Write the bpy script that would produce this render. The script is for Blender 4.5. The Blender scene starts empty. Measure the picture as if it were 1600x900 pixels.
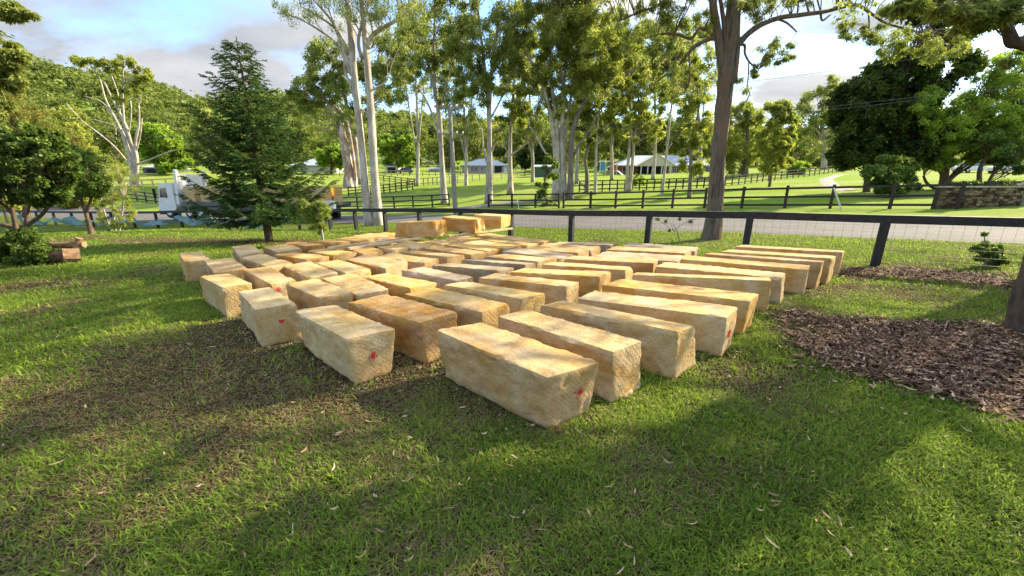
import bpy, math, random, colorsys
import numpy as np
R = math.radians
scene = bpy.context.scene
C = scene.collection
rng = np.random.default_rng(7)
random.seed(7)

# ---------------------------------------------------------------- camera, sky, sun, exposure
CAM_H = 1.75
PITCH = R(14.9)
FPX = 600.0                                   # focal length in pixels of the 1600 px wide photograph
cam = bpy.data.cameras.new('camera')
cam.sensor_width = 36.0; cam.lens = FPX / 1600 * 36.0
cam.clip_start = 0.05; cam.clip_end = 3000
camo = bpy.data.objects.new('camera', cam); C.objects.link(camo)
camo.location = (0, 0, CAM_H); camo.rotation_euler = (math.pi / 2 - PITCH, 0, 0)
scene.camera = camo

SUN_EL = R(31); SUN_AZ = R(28)                # azimuth measured from +x towards +y
SUN_STRENGTH = 4.1
SKY_STRENGTH = 0.11
EXPOSURE = 2.05
sun = bpy.data.lights.new('sun', 'SUN'); sun.energy = SUN_STRENGTH; sun.angle = R(0.5); sun.color = (1.0, 0.87, 0.62)
suno = bpy.data.objects.new('sun', sun); C.objects.link(suno)
suno.rotation_euler = (math.pi / 2 - SUN_EL, 0, SUN_AZ + math.pi / 2)

world = bpy.data.worlds.new('World'); scene.world = world; world.use_nodes = True
nt = world.node_tree; nt.nodes.clear()
def N(tree, typ, **kw):
    n = tree.nodes.new(typ)
    for k, v in kw.items(): setattr(n, k, v)
    return n
out = N(nt, 'ShaderNodeOutputWorld'); bg = N(nt, 'ShaderNodeBackground'); bg.inputs[1].default_value = SKY_STRENGTH
sky = N(nt, 'ShaderNodeTexSky', sky_type='NISHITA'); sky.sun_disc = False
sky.sun_elevation = SUN_EL; sky.sun_rotation = math.pi / 2 - SUN_AZ
sky.air_density = 1.0; sky.dust_density = 0.3; sky.ozone_density = 4.0
tc = N(nt, 'ShaderNodeTexCoord')
sep = N(nt, 'ShaderNodeSeparateXYZ'); nt.links.new(tc.outputs['Generated'], sep.inputs[0])
# project the view direction on a cloud layer plane
addz = N(nt, 'ShaderNodeMath', operation='ADD'); nt.links.new(sep.outputs[2], addz.inputs[0]); addz.inputs[1].default_value = 0.16
dvx = N(nt, 'ShaderNodeMath', operation='DIVIDE'); nt.links.new(sep.outputs[0], dvx.inputs[0]); nt.links.new(addz.outputs[0], dvx.inputs[1])
dvy = N(nt, 'ShaderNodeMath', operation='DIVIDE'); nt.links.new(sep.outputs[1], dvy.inputs[0]); nt.links.new(addz.outputs[0], dvy.inputs[1])
cmb = N(nt, 'ShaderNodeCombineXYZ'); nt.links.new(dvx.outputs[0], cmb.inputs[0]); nt.links.new(dvy.outputs[0], cmb.inputs[1])
cn = N(nt, 'ShaderNodeTexNoise'); cn.inputs['Scale'].default_value = 0.75; cn.inputs['Detail'].default_value = 9; cn.inputs['Roughness'].default_value = 0.52; cn.inputs['Distortion'].default_value = 0.25
mp = N(nt, 'ShaderNodeMapping'); mp.inputs['Location'].default_value = (3.4, 1.3, 0); mp.inputs['Scale'].default_value = (0.8, 1.25, 1)
nt.links.new(cmb.outputs[0], mp.inputs[0]); nt.links.new(mp.outputs[0], cn.inputs['Vector'])
cr = N(nt, 'ShaderNodeValToRGB'); cr.color_ramp.elements[0].position = 0.455; cr.color_ramp.elements[1].position = 0.565
nt.links.new(cn.outputs[0], cr.inputs[0])
cn2 = N(nt, 'ShaderNodeTexNoise'); cn2.inputs['Scale'].default_value = 1.9; cn2.inputs['Detail'].default_value = 8
nt.links.new(mp.outputs[0], cn2.inputs['Vector'])
dotn = N(nt, 'ShaderNodeVectorMath', operation='DOT_PRODUCT'); nt.links.new(tc.outputs['Generated'], dotn.inputs[0])
dotn.inputs[1].default_value = (math.cos(SUN_EL) * math.cos(SUN_AZ), math.cos(SUN_EL) * math.sin(SUN_AZ), math.sin(SUN_EL))
sm = N(nt, 'ShaderNodeMath', operation='MULTIPLY_ADD'); nt.links.new(dotn.outputs['Value'], sm.inputs[0]); sm.inputs[1].default_value = 0.38; sm.inputs[2].default_value = 0.0
sm2 = N(nt, 'ShaderNodeMath', operation='ADD'); nt.links.new(sm.outputs[0], sm2.inputs[0])
cs = N(nt, 'ShaderNodeMath', operation='MULTIPLY_ADD'); nt.links.new(cn2.outputs[0], cs.inputs[0]); cs.inputs[1].default_value = 2.4; cs.inputs[2].default_value = -0.85
nt.links.new(cs.outputs[0], sm2.inputs[1])
ccol = N(nt, 'ShaderNodeValToRGB')
ccol.color_ramp.elements[0].position = 0.15; ccol.color_ramp.elements[0].color = (1.28, 1.37, 1.53, 1)
ccol.color_ramp.elements[1].position = 1.0; ccol.color_ramp.elements[1].color = (2.05, 2.05, 2.0, 1)
nt.links.new(sm2.outputs[0], ccol.inputs[0])
mx = N(nt, 'ShaderNodeMixRGB'); nt.links.new(cr.outputs[0], mx.inputs[0]); nt.links.new(sky.outputs[0], mx.inputs[1]); 
# overhead cloud brightness is boosted above the frame to add fill light
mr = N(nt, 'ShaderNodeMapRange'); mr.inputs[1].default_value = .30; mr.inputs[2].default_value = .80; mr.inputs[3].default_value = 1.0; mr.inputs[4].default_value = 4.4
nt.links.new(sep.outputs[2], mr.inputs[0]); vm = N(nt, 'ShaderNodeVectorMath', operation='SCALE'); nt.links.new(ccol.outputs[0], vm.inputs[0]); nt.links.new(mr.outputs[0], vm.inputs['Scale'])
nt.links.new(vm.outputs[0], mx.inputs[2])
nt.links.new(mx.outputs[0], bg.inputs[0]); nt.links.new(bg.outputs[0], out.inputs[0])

scene.render.engine = 'CYCLES'
scene.view_settings.view_transform = 'Standard'; scene.view_settings.look = 'None'
scene.view_settings.exposure = EXPOSURE; scene.view_settings.gamma = 1; scene.view_settings.use_curve_mapping = False
scene.cycles.use_denoising = True
scene.cycles.sample_clamp_indirect = 3.0; scene.cycles.max_bounces = 5; scene.cycles.diffuse_bounces = 3; scene.cycles.transmission_bounces = 3; scene.cycles.transparent_max_bounces = 4

# ---------------------------------------------------------------- geometry of the place
cp, sp = math.cos(PITCH), math.sin(PITCH)
def ray(px, py):
    x = (px - 800) / FPX; y = -(py - 450) / FPX
    return np.array([x, cp + y * sp, -sp + y * cp])
def at(px, py, Y):
    d = ray(px, py); p = d * (Y / d[1]); p[2] += CAM_H; return p
def onplane(px, py, z):
    d = ray(px, py); t = (z - CAM_H) / d[2]; p = d * t; p[2] += CAM_H; return p

CTRL = np.array([
 (0,0,-.05),(.3,2.4,-.07),(1.1,3.1,-.06),(-1.3,3.3,-.04),(-8,0,0),(8,0,0),(0,5,0),(-4,5,0),(5,6,0),(-6,9,0),(0,9,-.03),(8.4,8.7,-.05),(5.2,6.5,-.07),(6.8,8.0,-.10),(12,5,0),(-12,3,0),(0,-8,0),(20,-10,0),(-20,-10,0),(40,-10,.5),(-40,-10,-.8),
 (1.5,13.4,-.27),(5.5,10.6,-.1),(7.3,14.3,-.1),(-6.4,19,-.5),(-11.3,24,-.8),(-25.6,28.5,-1.2),(-37,32,-1.4),(-9.1,14.3,-.2),(-12.5,9.6,-.12),(-19.7,17.9,-.4),(-60,30,-2),(-30,8,-.6),
 (-8.6,25.7,-.62),(12.9,12.9,0),(16,20,.2),(15.3,11.4,.05),(25,8,.4),(-14,28,-.85),(-30,34,-1.3),(-4,32,-.45),(-14,34,-.85),(-30,41,-1.2),(6,26.5,-.1),
 (21.6,22.4,.5),(33,16,.9),(8.5,32,-.05),(4.3,35,-.2),(-2.3,40,-.4),(-6.6,42,-.5),(-14,43,-.75),
 (-.4,47,.75),(37,95,4.7),(-9,125,5.5),(-40,62,1.0),(-75,78,3.8),(34,40,1.3),(67,80,4.6),(53,40,1.9),(0,70,2.3),(-25,75,2.3),(20,60,1.9),(110,60,4),(-110,90,3),(110,130,8),(-60,130,7),(30,130,7),(-120,10,-3),(120,0,2)], float)
def _k(r2): return np.where(r2 > 1e-9, r2 * np.log(np.maximum(r2, 1e-9)), 0.0)
_P = CTRL[:, :2] / 30; _n = len(_P)
_K = _k(((_P[:, None] - _P[None]) ** 2).sum(-1)) + np.eye(_n) * 0.004
_A = np.zeros((_n + 3, _n + 3)); _A[:_n, :_n] = _K; _A[:_n, _n] = 1; _A[:_n, _n + 1:] = _P; _A[_n, :_n] = 1; _A[_n + 1:, :_n] = _P.T
_w = np.linalg.solve(_A, np.concatenate([CTRL[:, 2], [0, 0, 0]]))
RIDGE_X = [-900, 60, 150, 300, 450, 620, 800, 1000, 1250, 1400, 2500]
RIDGE_H = [60, 84, 92, 80, 62, 52, 50, 40, 30, 48, 50]
def sstep(t): t = np.clip(t, 0, 1); return t * t * (3 - 2 * t)
def gz(x, y):
    x = np.asarray(x, float); y = np.asarray(y, float); sh = x.shape
    xf = np.atleast_1d(x).ravel(); yf = np.atleast_1d(y).ravel()
    cx = np.clip(xf, -120, 120) / 30; cy = np.clip(yf, -12, 130) / 30
    z = np.empty_like(cx)
    for i in range(0, len(cx), 20000):
        a, b = cx[i:i + 20000], cy[i:i + 20000]
        q = _k((a[:, None] - _P[None, :, 0]) ** 2 + (b[:, None] - _P[None, :, 1]) ** 2)
        z[i:i + 20000] = q @ _w[:_n] + _w[_n] + _w[_n + 1] * a + _w[_n + 2] * b
    az = 800 + 600 * xf / np.maximum(yf, 30)
    h = np.interp(az, RIDGE_X, RIDGE_H)
    z = z + h * sstep((yf - 145) / 260.0) * (1 + .08 * np.sin(xf / 37) + .06 * np.sin(xf / 19 + yf / 60))
    return float(z[0]) if sh == () else z.reshape(sh)
def hit(px, py, y0=1.2, y1=300):
    d = ray(px, py)
    Y = np.exp(np.linspace(math.log(y0), math.log(y1), 900))
    p = d[None] * (Y / d[1])[:, None]; p[:, 2] += CAM_H
    dz = p[:, 2] - gz(p[:, 0], p[:, 1])
    i = np.argmax(dz < 0)
    if dz[i] >= 0: return p[-1]
    f = dz[i - 1] / (dz[i - 1] - dz[i]); q = p[i - 1] * (1 - f) + p[i] * f
    return q

# value noise in numpy
_lat = rng.random((64, 64, 64)).astype(np.float32)
def vn3(p, s=1.0, off=0.0):
    q = np.asarray(p, float) * s + off + 1000
    i = np.floor(q).astype(int); f = q - i; f = f * f * (3 - 2 * f)
    r = 0
    for a in (0, 1):
        for b in (0, 1):
            for c in (0, 1):
                w = (f[..., 0] if a else 1 - f[..., 0]) * (f[..., 1] if b else 1 - f[..., 1]) * (f[..., 2] if c else 1 - f[..., 2])
                r = r + w * _lat[(i[..., 0] + a) & 63, (i[..., 1] + b) & 63, (i[..., 2] + c) & 63]
    return r
def vn2(x, y, s=1.0, off=0.0):
    return vn3(np.stack([x, y, np.zeros_like(x)], -1), s, off)
def fbm2(x, y, s, off=0.0, o=3):
    return sum(vn2(x, y, s * 2 ** k, off + 7.3 * k) * .5 ** k for k in range(o)) / sum(.5 ** k for k in range(o))

# ---------------------------------------------------------------- mesh and object helpers
def mesh_np(name, V, F, mat, tint=None, smooth=False):
    me = bpy.data.meshes.new(name)
    V = np.asarray(V, np.float32)
    F = [np.asarray(f, np.int32) for f in (F if isinstance(F, (list, tuple)) else [F]) if len(f)]
    me.vertices.add(len(V)); me.vertices.foreach_set('co', V.ravel())
    lo = np.concatenate([f.ravel() for f in F]); tot = np.concatenate([np.full(len(f), f.shape[1], np.int32) for f in F])
    me.loops.add(len(lo)); me.loops.foreach_set('vertex_index', lo)
    me.polygons.add(len(tot)); me.polygons.foreach_set('loop_start', np.concatenate([[0], np.cumsum(tot)[:-1]]).astype(np.int32))
    if tint is not None:
        a = me.attributes.new('tint', 'FLOAT', 'POINT'); a.data.foreach_set('value', np.asarray(tint, np.float32))
    me.update(calc_edges=True)
    me.polygons.foreach_set('use_smooth', np.full(len(tot), smooth))
    me.materials.append(mat)
    return me
def setp(o, label=None, cat=None, group=None, kind=None):
    if label: o['label'] = label
    if cat: o['category'] = cat
    if group: o['group'] = group
    if kind: o['kind'] = kind
    return o
def link(name, me, parent=None, loc=None, **kw):
    o = bpy.data.objects.new(name, me); C.objects.link(o)
    if parent is not None: o.parent = parent
    if loc is not None: o.location = loc
    return setp(o, **kw)
class MB:
    def __init__(s): s.V = []; s.Q = []; s.T = []; s.n = 0; s.tint = []
    def add(s, V, Q=None, T=None, tint=0.5):
        V = np.asarray(V, float).reshape(-1, 3)
        if Q is not None and len(Q): s.Q.append(np.asarray(Q, int) + s.n)
        if T is not None and len(T): s.T.append(np.asarray(T, int) + s.n)
        s.V.append(V); s.tint.append(np.broadcast_to(np.asarray(tint, float), (len(V),))); s.n += len(V)
    def box(s, c, d, rz=0.0, rx=0.0, ry=0.0, tint=.5, taper=0.0):
        x, y, z = [q / 2 for q in d]
        v = np.array([(-x,-y,-z),(x,-y,-z),(x,y,-z),(-x,y,-z),(-x,-y,z),(x,-y,z),(x,y,z),(-x,y,z)], float)
        if taper: v[4:, :2] *= 1 - taper
        v = v @ rot(rx, ry, rz).T + np.asarray(c, float)
        s.add(v, [(0,3,2,1),(4,5,6,7),(0,1,5,4),(1,2,6,5),(2,3,7,6),(3,0,4,7)], tint=tint)
    def beam(s, a, b, w, h, tint=.5, up=(0, 0, 1)):
        a = np.asarray(a, float); b = np.asarray(b, float); d = b - a; d /= np.linalg.norm(d)
        u = np.asarray(up, float); sd = np.cross(d, u); sd /= np.linalg.norm(sd); u = np.cross(sd, d)
        v = [p + sd * i * w / 2 + u * j * h / 2 for p in (a, b) for i, j in ((-1,-1),(1,-1),(1,1),(-1,1))]
        s.add(v, [(0,1,2,3),(7,6,5,4),(0,4,5,1),(1,5,6,2),(2,6,7,3),(3,7,4,0)], tint=tint)
    def tube(s, pts, rad, n=6, tint=.5, cap=True, noise=0.0):
        P = np.asarray(pts, float); m = len(P); ro = rng.random() * 50; rad = np.broadcast_to(np.asarray(rad, float), (m,))
        d = np.gradient(P, axis=0); d /= np.linalg.norm(d, axis=1)[:, None] + 1e-9
        u = np.cross(d[0], (0.13, 0.97, 0.2)); u /= np.linalg.norm(u)
        a = np.linspace(0, 2 * math.pi, n, endpoint=False); V = []
        for i in range(m):
            u = u - d[i] * (u @ d[i]); u /= np.linalg.norm(u) + 1e-9; w = np.cross(d[i], u)
            r = rad[i]
            rr = r * (1 + noise * (vn2(np.cos(a) * n * .22 + ro, np.sin(a) * n * .22 + i * .35, 1.0) - .5) * 1.6 + noise * .35 * (rng.random(n) - .5)) if noise else np.full(n, r)
            V.append(P[i] + (np.cos(a) * rr)[:, None] * u + (np.sin(a) * rr)[:, None] * w)
        V = np.concatenate(V); k = np.arange(n); k2 = (k + 1) % n
        Q = np.concatenate([np.stack([i * n + k, i * n + k2, (i + 1) * n + k2, (i + 1) * n + k], 1) for i in range(m - 1)])
        s.add(V, Q, tint=tint)
        if cap and n > 2:
            c0 = s.n - len(V)
            s.V.append(P[[0, -1]]); s.tint.append(np.full(2, .5)); 
            s.T.append(np.stack([np.full(n, s.n), c0 + k2, c0 + k], 1)); s.T.append(np.stack([np.full(n, s.n + 1), c0 + (m - 1) * n + k, c0 + (m - 1) * n + k2], 1)); s.n += 2
    def build(s, name, mat, parent=None, smooth=False, loc=None, **kw):
        F = []
        if s.Q: F.append(np.concatenate(s.Q))
        if s.T: F.append(np.concatenate(s.T))
        me = mesh_np(name, np.concatenate(s.V), F, mat, np.concatenate(s.tint), smooth)
        return link(name, me, parent, loc, **kw)
def rot(rx, ry, rz):
    cx, sx, cy, sy, cz, sz = math.cos(rx), math.sin(rx), math.cos(ry), math.sin(ry), math.cos(rz), math.sin(rz)
    return np.array([[cz,-sz,0],[sz,cz,0],[0,0,1]]) @ np.array([[cy,0,sy],[0,1,0],[-sy,0,cy]]) @ np.array([[1,0,0],[0,cx,-sx],[0,sx,cx]])
def empty(name, loc, label=None, cat=None, group=None, rz=0.0):
    o = bpy.data.objects.new(name, None); C.objects.link(o); o.location = loc; o.rotation_euler.z = rz
    o.empty_display_size = .2
    return setp(o, label, cat, group)

# ---------------------------------------------------------------- materials
def newmat(name):
    m = bpy.data.materials.new(name); m.use_nodes = True; t = m.node_tree; t.nodes.clear()
    o = N(t, 'ShaderNodeOutputMaterial'); return m, t, o
def ramp(t, fac, stops):
    r = N(t, 'ShaderNodeValToRGB'); e = r.color_ramp.elements
    while len(e) < len(stops): e.new(0.5)
    for i, (p, c) in enumerate(stops): e[i].position = p; e[i].color = (*c, 1)
    if fac is not None: t.links.new(fac, r.inputs[0])
    return r.outputs[0]
def noise(t, scale, detail=4, rough=.55, vec=None, dist=0):
    n = N(t, 'ShaderNodeTexNoise'); n.inputs['Scale'].default_value = scale; n.inputs['Detail'].default_value = detail
    n.inputs['Roughness'].default_value = rough; n.inputs['Distortion'].default_value = dist
    if vec is not None: t.links.new(vec, n.inputs['Vector'])
    return n.outputs[0]
def coords(t, kind='Object', scale=(1, 1, 1)):
    c = N(t, 'ShaderNodeTexCoord'); m = N(t, 'ShaderNodeMapping'); m.inputs['Scale'].default_value = scale
    t.links.new(c.outputs[kind], m.inputs[0]); return m.outputs[0]
def attr(t, name):
    a = N(t, 'ShaderNodeAttribute'); a.attribute_name = name; return a.outputs['Fac']
def mixc(t, fac, a, b, typ='MIX'):
    m = N(t, 'ShaderNodeMixRGB', blend_type=typ)
    for i, v in enumerate((fac, a, b)):
        if isinstance(v, (int, float)): m.inputs[i].default_value = v
        elif isinstance(v, tuple): m.inputs[i].default_value = (*v, 1)
        else: t.links.new(v, m.inputs[i])
    return m.outputs[0]
def bump(t, h, strength=.5, dist=.02):
    b = N(t, 'ShaderNodeBump'); b.inputs['Strength'].default_value = strength; b.inputs['Distance'].default_value = dist
    t.links.new(h, b.inputs['Height']); return b.outputs[0]
def bsdf(t, o, col, rough=.8, normal=None, spec=.3, metal=0.0):
    p = N(t, 'ShaderNodeBsdfPrincipled')
    if isinstance(col, tuple): p.inputs['Base Color'].default_value = (*col, 1)
    else: t.links.new(col, p.inputs['Base Color'])
    if isinstance(rough, float) or isinstance(rough, int): p.inputs['Roughness'].default_value = rough
    else: t.links.new(rough, p.inputs['Roughness'])
    p.inputs['Specular IOR Level'].default_value = spec; p.inputs['Metallic'].default_value = metal
    if normal is not None: t.links.new(normal, p.inputs['Normal'])
    if o is not None: t.links.new(p.outputs[0], o.inputs[0])
    return p
def paint(name, col, rough=.6, var=.18, scale=6.0, spec=.3, metal=0.0, bm=.25):
    m, t, o = newmat(name); v = coords(t)
    n = noise(t, scale, 6, .65, v)
    dark = tuple(c * (1 - var * 1.6) for c in col); lite = tuple(min(1, c * (1 + var)) for c in col)
    bsdf(t, o, ramp(t, n, [(.3, dark), (.7, lite)]), rough, bump(t, noise(t, scale * 5, 4, .6, v), bm, .01), spec, metal); return m
def leafmat(name, dark, mid, lite, trans=.35, rough=.7):
    m, t, o = newmat(name)
    col = ramp(t, attr(t, 'tint'), [(0, dark), (.5, mid), (1, lite)])
    p = bsdf(t, None, col, rough, None, .12)
    tr = N(t, 'ShaderNodeBsdfTranslucent'); t.links.new(mixc(t, .35, col, (.30, .38, .03), 'MIX'), tr.inputs[0])
    ms = N(t, 'ShaderNodeMixShader'); ms.inputs[0].default_value = trans
    t.links.new(p.outputs[0], ms.inputs[1]); t.links.new(tr.outputs[0], ms.inputs[2]); t.links.new(ms.outputs[0], o.inputs[0]); return m
def barkmat(name, dark, lite, sc=5.0, stretch=.25, patch=None, bm=.6):
    m, t, o = newmat(name); v = coords(t, 'Object', (1, 1, stretch))
    n = noise(t, sc, 8, .65, v, .4); col = ramp(t, n, [(.3, dark), (.62, lite)])
    if patch:
        n2 = noise(t, sc * .22, 5, .6, coords(t, 'Object', (1, 1, .5))); col = mixc(t, ramp(t, n2, [(.5, (0, 0, 0)), (.58, (1, 1, 1))]), col, patch)
    bsdf(t, o, col, .85, bump(t, noise(t, sc * 3, 6, .7, v, .3), bm, .03), .2); return m

M_gumbark = barkmat('pale_gum_bark', (.22, .18, .14), (.55, .49, .40), 3.4, .3, (.30, .24, .18))
M_gumgrey = barkmat('grey_gum_bark', (.17, .145, .11), (.46, .41, .33), 3.0, .25, (.24, .19, .14))
M_gumdark = barkmat('dark_gum_bark', (.06, .05, .04), (.22, .18, .14), 4.0, .25)
M_stringy = barkmat('stringy_bark', (.04, .03, .022), (.215, .17, .13), 14.0, .10, (.19, .12, .08), 1.0)
M_redbark = barkmat('reddish_peeling_bark', (.13, .07, .05), (.42, .28, .21), 5.0, .25, (.52, .46, .40), .9)
M_brownbark = barkmat('brown_bark', (.035, .025, .018), (.13, .09, .06), 10.0, .3)
L_gum = leafmat('gum_leaves', (.08, .10, .024), (.21, .25, .055), (.43, .44, .13), .55)
L_gumgold = leafmat('olive_gum_leaves', (.11, .13, .024), (.28, .31, .05), (.48, .47, .10), .55)
L_dark = leafmat('dark_leaves', (.014, .028, .007), (.036, .066, .012), (.10, .15, .026), .28, .55)
L_bright = leafmat('bright_leaves', (.075, .14, .014), (.20, .33, .035), (.40, .50, .07), .55)
L_conifer = leafmat('conifer_needles', (.012, .036, .010), (.036, .085, .020), (.10, .18, .035), .16)
L_sapling = leafmat('sapling_needles', (.10, .14, .02), (.24, .30, .05), (.38, .42, .10), .4)
L_shrub = leafmat('shrub_leaves', (.02, .045, .010), (.065, .12, .022), (.20, .28, .05), .38, .5)
L_rusty = leafmat('rusty_shrub_leaves', (.08, .08, .02), (.17, .19, .035), (.38, .26, .07), .45, .5)
L_yellow = leafmat('yellow_leaves', (.18, .20, .02), (.34, .36, .04), (.5, .5, .08), .4)
L_forest = leafmat('forest_leaves', (.05, .07, .018), (.13, .165, .038), (.27, .29, .07), .42)

def ground_material():
    m, t, o = newmat('lawn_ground'); v = coords(t, 'Object')
    n1 = noise(t, .35, 6, .6, v); n2 = noise(t, 2.2, 6, .65, v); n3 = noise(t, 60, 4, .7, v); n4 = noise(t, 14, 5, .7, v)
    green = ramp(t, n3, [(.3, (.018, .026, .006)), (.5, (.05, .075, .012)), (.72, (.16, .20, .035))])
    green = mixc(t, ramp(t, n4, [(.35, (0, 0, 0)), (.7, (.6, .6, .6))]), green, (.14, .19, .035))
    fieldc = ramp(t, n3, [(.3, (.085, .15, .014)), (.7, (.20, .295, .032))])
    fieldc = mixc(t, ramp(t, noise(t, .12, 6, .65, coords(t, 'Object', (.6, 2.0, 1))), [(.40, (0, 0, 0)), (.60, (.75, .75, .75))]), fieldc, (.25, .26, .08))
    brown = ramp(t, n3, [(.3, (.020, .013, .007)), (.5, (.065, .043, .022)), (.70, (.22, .16, .085))])
    at_ = attr(t, 'tint')                       # 0 lawn .. 1 worn soil near the camera, 2 open paddock
    m1 = N(t, 'ShaderNodeMath', operation='MULTIPLY_ADD'); t.links.new(n2, m1.inputs[0]); m1.inputs[1].default_value = 1.1; m1.inputs[2].default_value = -.55
    m2 = N(t, 'ShaderNodeMath', operation='ADD'); t.links.new(m1.outputs[0], m2.inputs[0]); t.links.new(at_, m2.inputs[1])
    w = ramp(t, m2.outputs[0], [(.36, (0, 0, 0)), (.62, (1, 1, 1))])
    near = mixc(t, w, green, brown)
    fm = N(t, 'ShaderNodeMath', operation='SUBTRACT'); t.links.new(at_, fm.inputs[0]); fm.inputs[1].default_value = 1.5
    col = mixc(t, ramp(t, attr(t, 'field'), [(0, (0, 0, 0)), (1, (1, 1, 1))]), near, fieldc)
    bsdf(t, o, col, .95, bump(t, noise(t, 45, 5, .75, v), .9, .05), .02); return m
M_ground = ground_material()
def road_material(name, a, b, c):
    m, t, o = newmat(name); v = coords(t, 'Object')
    n = noise(t, 90, 4, .7, v); n2 = noise(t, .5, 8, .7, v, .6)
    col = ramp(t, n, [(.3, a), (.55, b), (.75, c)]); col = mixc(t, ramp(t, n2, [(.42, (0, 0, 0)), (.6, (.8, .8, .8))]), col, tuple(q * .72 for q in b))
    bsdf(t, o, col, .9, bump(t, n, .4, .01), .15); return m
M_road = road_material('worn_asphalt', (.06, .058, .057), (.115, .108, .102), (.17, .16, .15))
M_drive = road_material('driveway_gravel', (.15, .14, .12), (.21, .195, .17), (.28, .26, .23))

def stone_material():
    m, t, o = newmat('sandstone'); v = coords(t, 'Object')
    oi = N(t, 'ShaderNodeObjectInfo'); tint = oi.outputs['Color']
    off = N(t, 'ShaderNodeVectorMath', operation='ADD'); t.links.new(v, off.inputs[0])
    sc = N(t, 'ShaderNodeMath', operation='MULTIPLY'); t.links.new(oi.outputs['Random'], sc.inputs[0]); sc.inputs[1].default_value = 40
    t.links.new(sc.outputs[0], off.inputs[1]); v2 = off.outputs[0]
    n1 = noise(t, 2.4, 6, .6, v2, .8); n2 = noise(t, 26, 6, .7, v2); n3 = noise(t, 160, 3, .7, v2)
    mpn = N(t, 'ShaderNodeMapping'); mpn.inputs['Scale'].default_value = (.5, 3.2, 2.2); mpn.inputs['Rotation'].default_value = (0, 0, .35); t.links.new(v2, mpn.inputs[0])
    n4 = noise(t, 2.2, 7, .62, mpn.outputs[0], 1.0)
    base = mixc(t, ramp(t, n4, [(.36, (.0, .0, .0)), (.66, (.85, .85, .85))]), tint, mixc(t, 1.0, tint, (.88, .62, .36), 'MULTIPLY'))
    base = mixc(t, ramp(t, n1, [(.40, (0, 0, 0)), (.72, (.55, .55, .55))]), base, mixc(t, .75, tint, (.66, .58, .44)))
    base = mixc(t, ramp(t, n2, [(.30, (.6, .6, .6)), (.46, (0, 0, 0))]), base, mixc(t, 1.0, base, (.58, .46, .34), 'MULTIPLY'))
    base = mixc(t, ramp(t, n3, [(.3, (.22, .22, .22)), (.5, (0, 0, 0))]), base, (.24, .15, .06))
    # saw arcs on the cut ends and faint ones on the tops
    ge = N(t, 'ShaderNodeNewGeometry')
    w = N(t, 'ShaderNodeTexWave', wave_type='RINGS', rings_direction='SPHERICAL'); w.inputs['Scale'].default_value = 13; w.inputs['Distortion'].default_value = 2.2; w.inputs['Detail'].default_value = 4
    mw = N(t, 'ShaderNodeMapping'); mw.inputs['Location'].default_value = (.75, .55, .5); t.links.new(v, mw.inputs[0]); t.links.new(mw.outputs[0], w.inputs['Vector'])
    saw = attr(t, 'tint')
    wm = N(t, 'ShaderNodeMath', operation='MULTIPLY'); t.links.new(w.outputs['Fac'], wm.inputs[0]); t.links.new(saw, wm.inputs[1])
    hh = N(t, 'ShaderNodeMath', operation='MULTIPLY_ADD'); t.links.new(wm.outputs[0], hh.inputs[0]); hh.inputs[1].default_value = .06
    h2 = N(t, 'ShaderNodeMath', operation='ADD'); t.links.new(n2, h2.inputs[0])
    h3 = N(t, 'ShaderNodeMath', operation='MULTIPLY'); t.links.new(noise(t, 75, 5, .7, v2), h3.inputs[0]); h3.inputs[1].default_value = .35; t.links.new(h3.outputs[0], h2.inputs[1])
    t.links.new(h2.outputs[0], hh.inputs[2])
    bsdf(t, o, base, .92, bump(t, hh.outputs[0], .85, .03), .15); return m
M_stone = stone_material()
M_redpaint = paint('red_spray_paint', (.62, .03, .03), .7, .3, 30)
M_fence = paint('black_fence_paint', (.022, .019, .017), .65, .4, 8, .35)
M_farfence = paint('dark_brown_fence_timber', (.045, .032, .024), .8, .4, 8)
M_greyfence = paint('weathered_fence_timber', (.20, .17, .13), .85, .3, 8)
M_wire = paint('dull_wire', (.10, .10, .10), .6, .1, 8, .3, .2)
M_timber = paint('raw_sawn_timber', (.55, .40, .21), .8, .2, 5)
M_pole = paint('weathered_pole_timber', (.24, .23, .19), .9, .3, 5)
M_white = paint('white_paint', (.62, .62, .60), .4, .08, 3, .5)
M_black = paint('black_rubber', (.02, .02, .02), .7, .3, 9)
M_steel = paint('dark_steel', (.08, .085, .09), .5, .3, 5, .5, .3)
M_glass = paint('dark_glass', (.02, .028, .035), .08, .1, 2, .8)
M_roof = paint('grey_metal_roof', (.30, .33, .36), .55, .1, 2, .4)
M_brick = paint('red_brown_brick', (.22, .085, .055), .9, .3, 12)
M_tanwall = paint('tan_brick', (.40, .33, .27), .9, .15, 8)
M_cream = paint('cream_render', (.55, .50, .42), .85, .1, 4)
M_green = paint('green_shed_steel', (.07, .12, .09), .6, .2, 4)
M_cloth = paint('teal_shade_cloth', (.13, .22, .205), .8, .3, 5)
M_log = paint('sawn_log_wood', (.26, .155, .085), .9, .35, 9)
M_dirt = paint('dark_shed_inside', (.03, .028, .025), .9, .2, 4)  # dark colour paints the shade inside openings; doors use it too
M_blue = paint('blue_play_panel', (.08, .30, .55), .6, .15, 3)
M_red = paint('red_play_panel', (.55, .10, .06), .6, .15, 3)
M_orange = paint('amber_lens', (.75, .32, .03), .3, .1, 3)
def chipmat(name, stops, rough=.85):
    m, t, o = newmat(name); bsdf(t, o, ramp(t, attr(t, 'tint'), stops), rough, None, .2); return m
M_mulch = chipmat('bark_mulch', [(0, (.03, .017, .012)), (.4, (.11, .056, .03)), (.75, (.27, .155, .085)), (1, (.55, .42, .28))])
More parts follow.
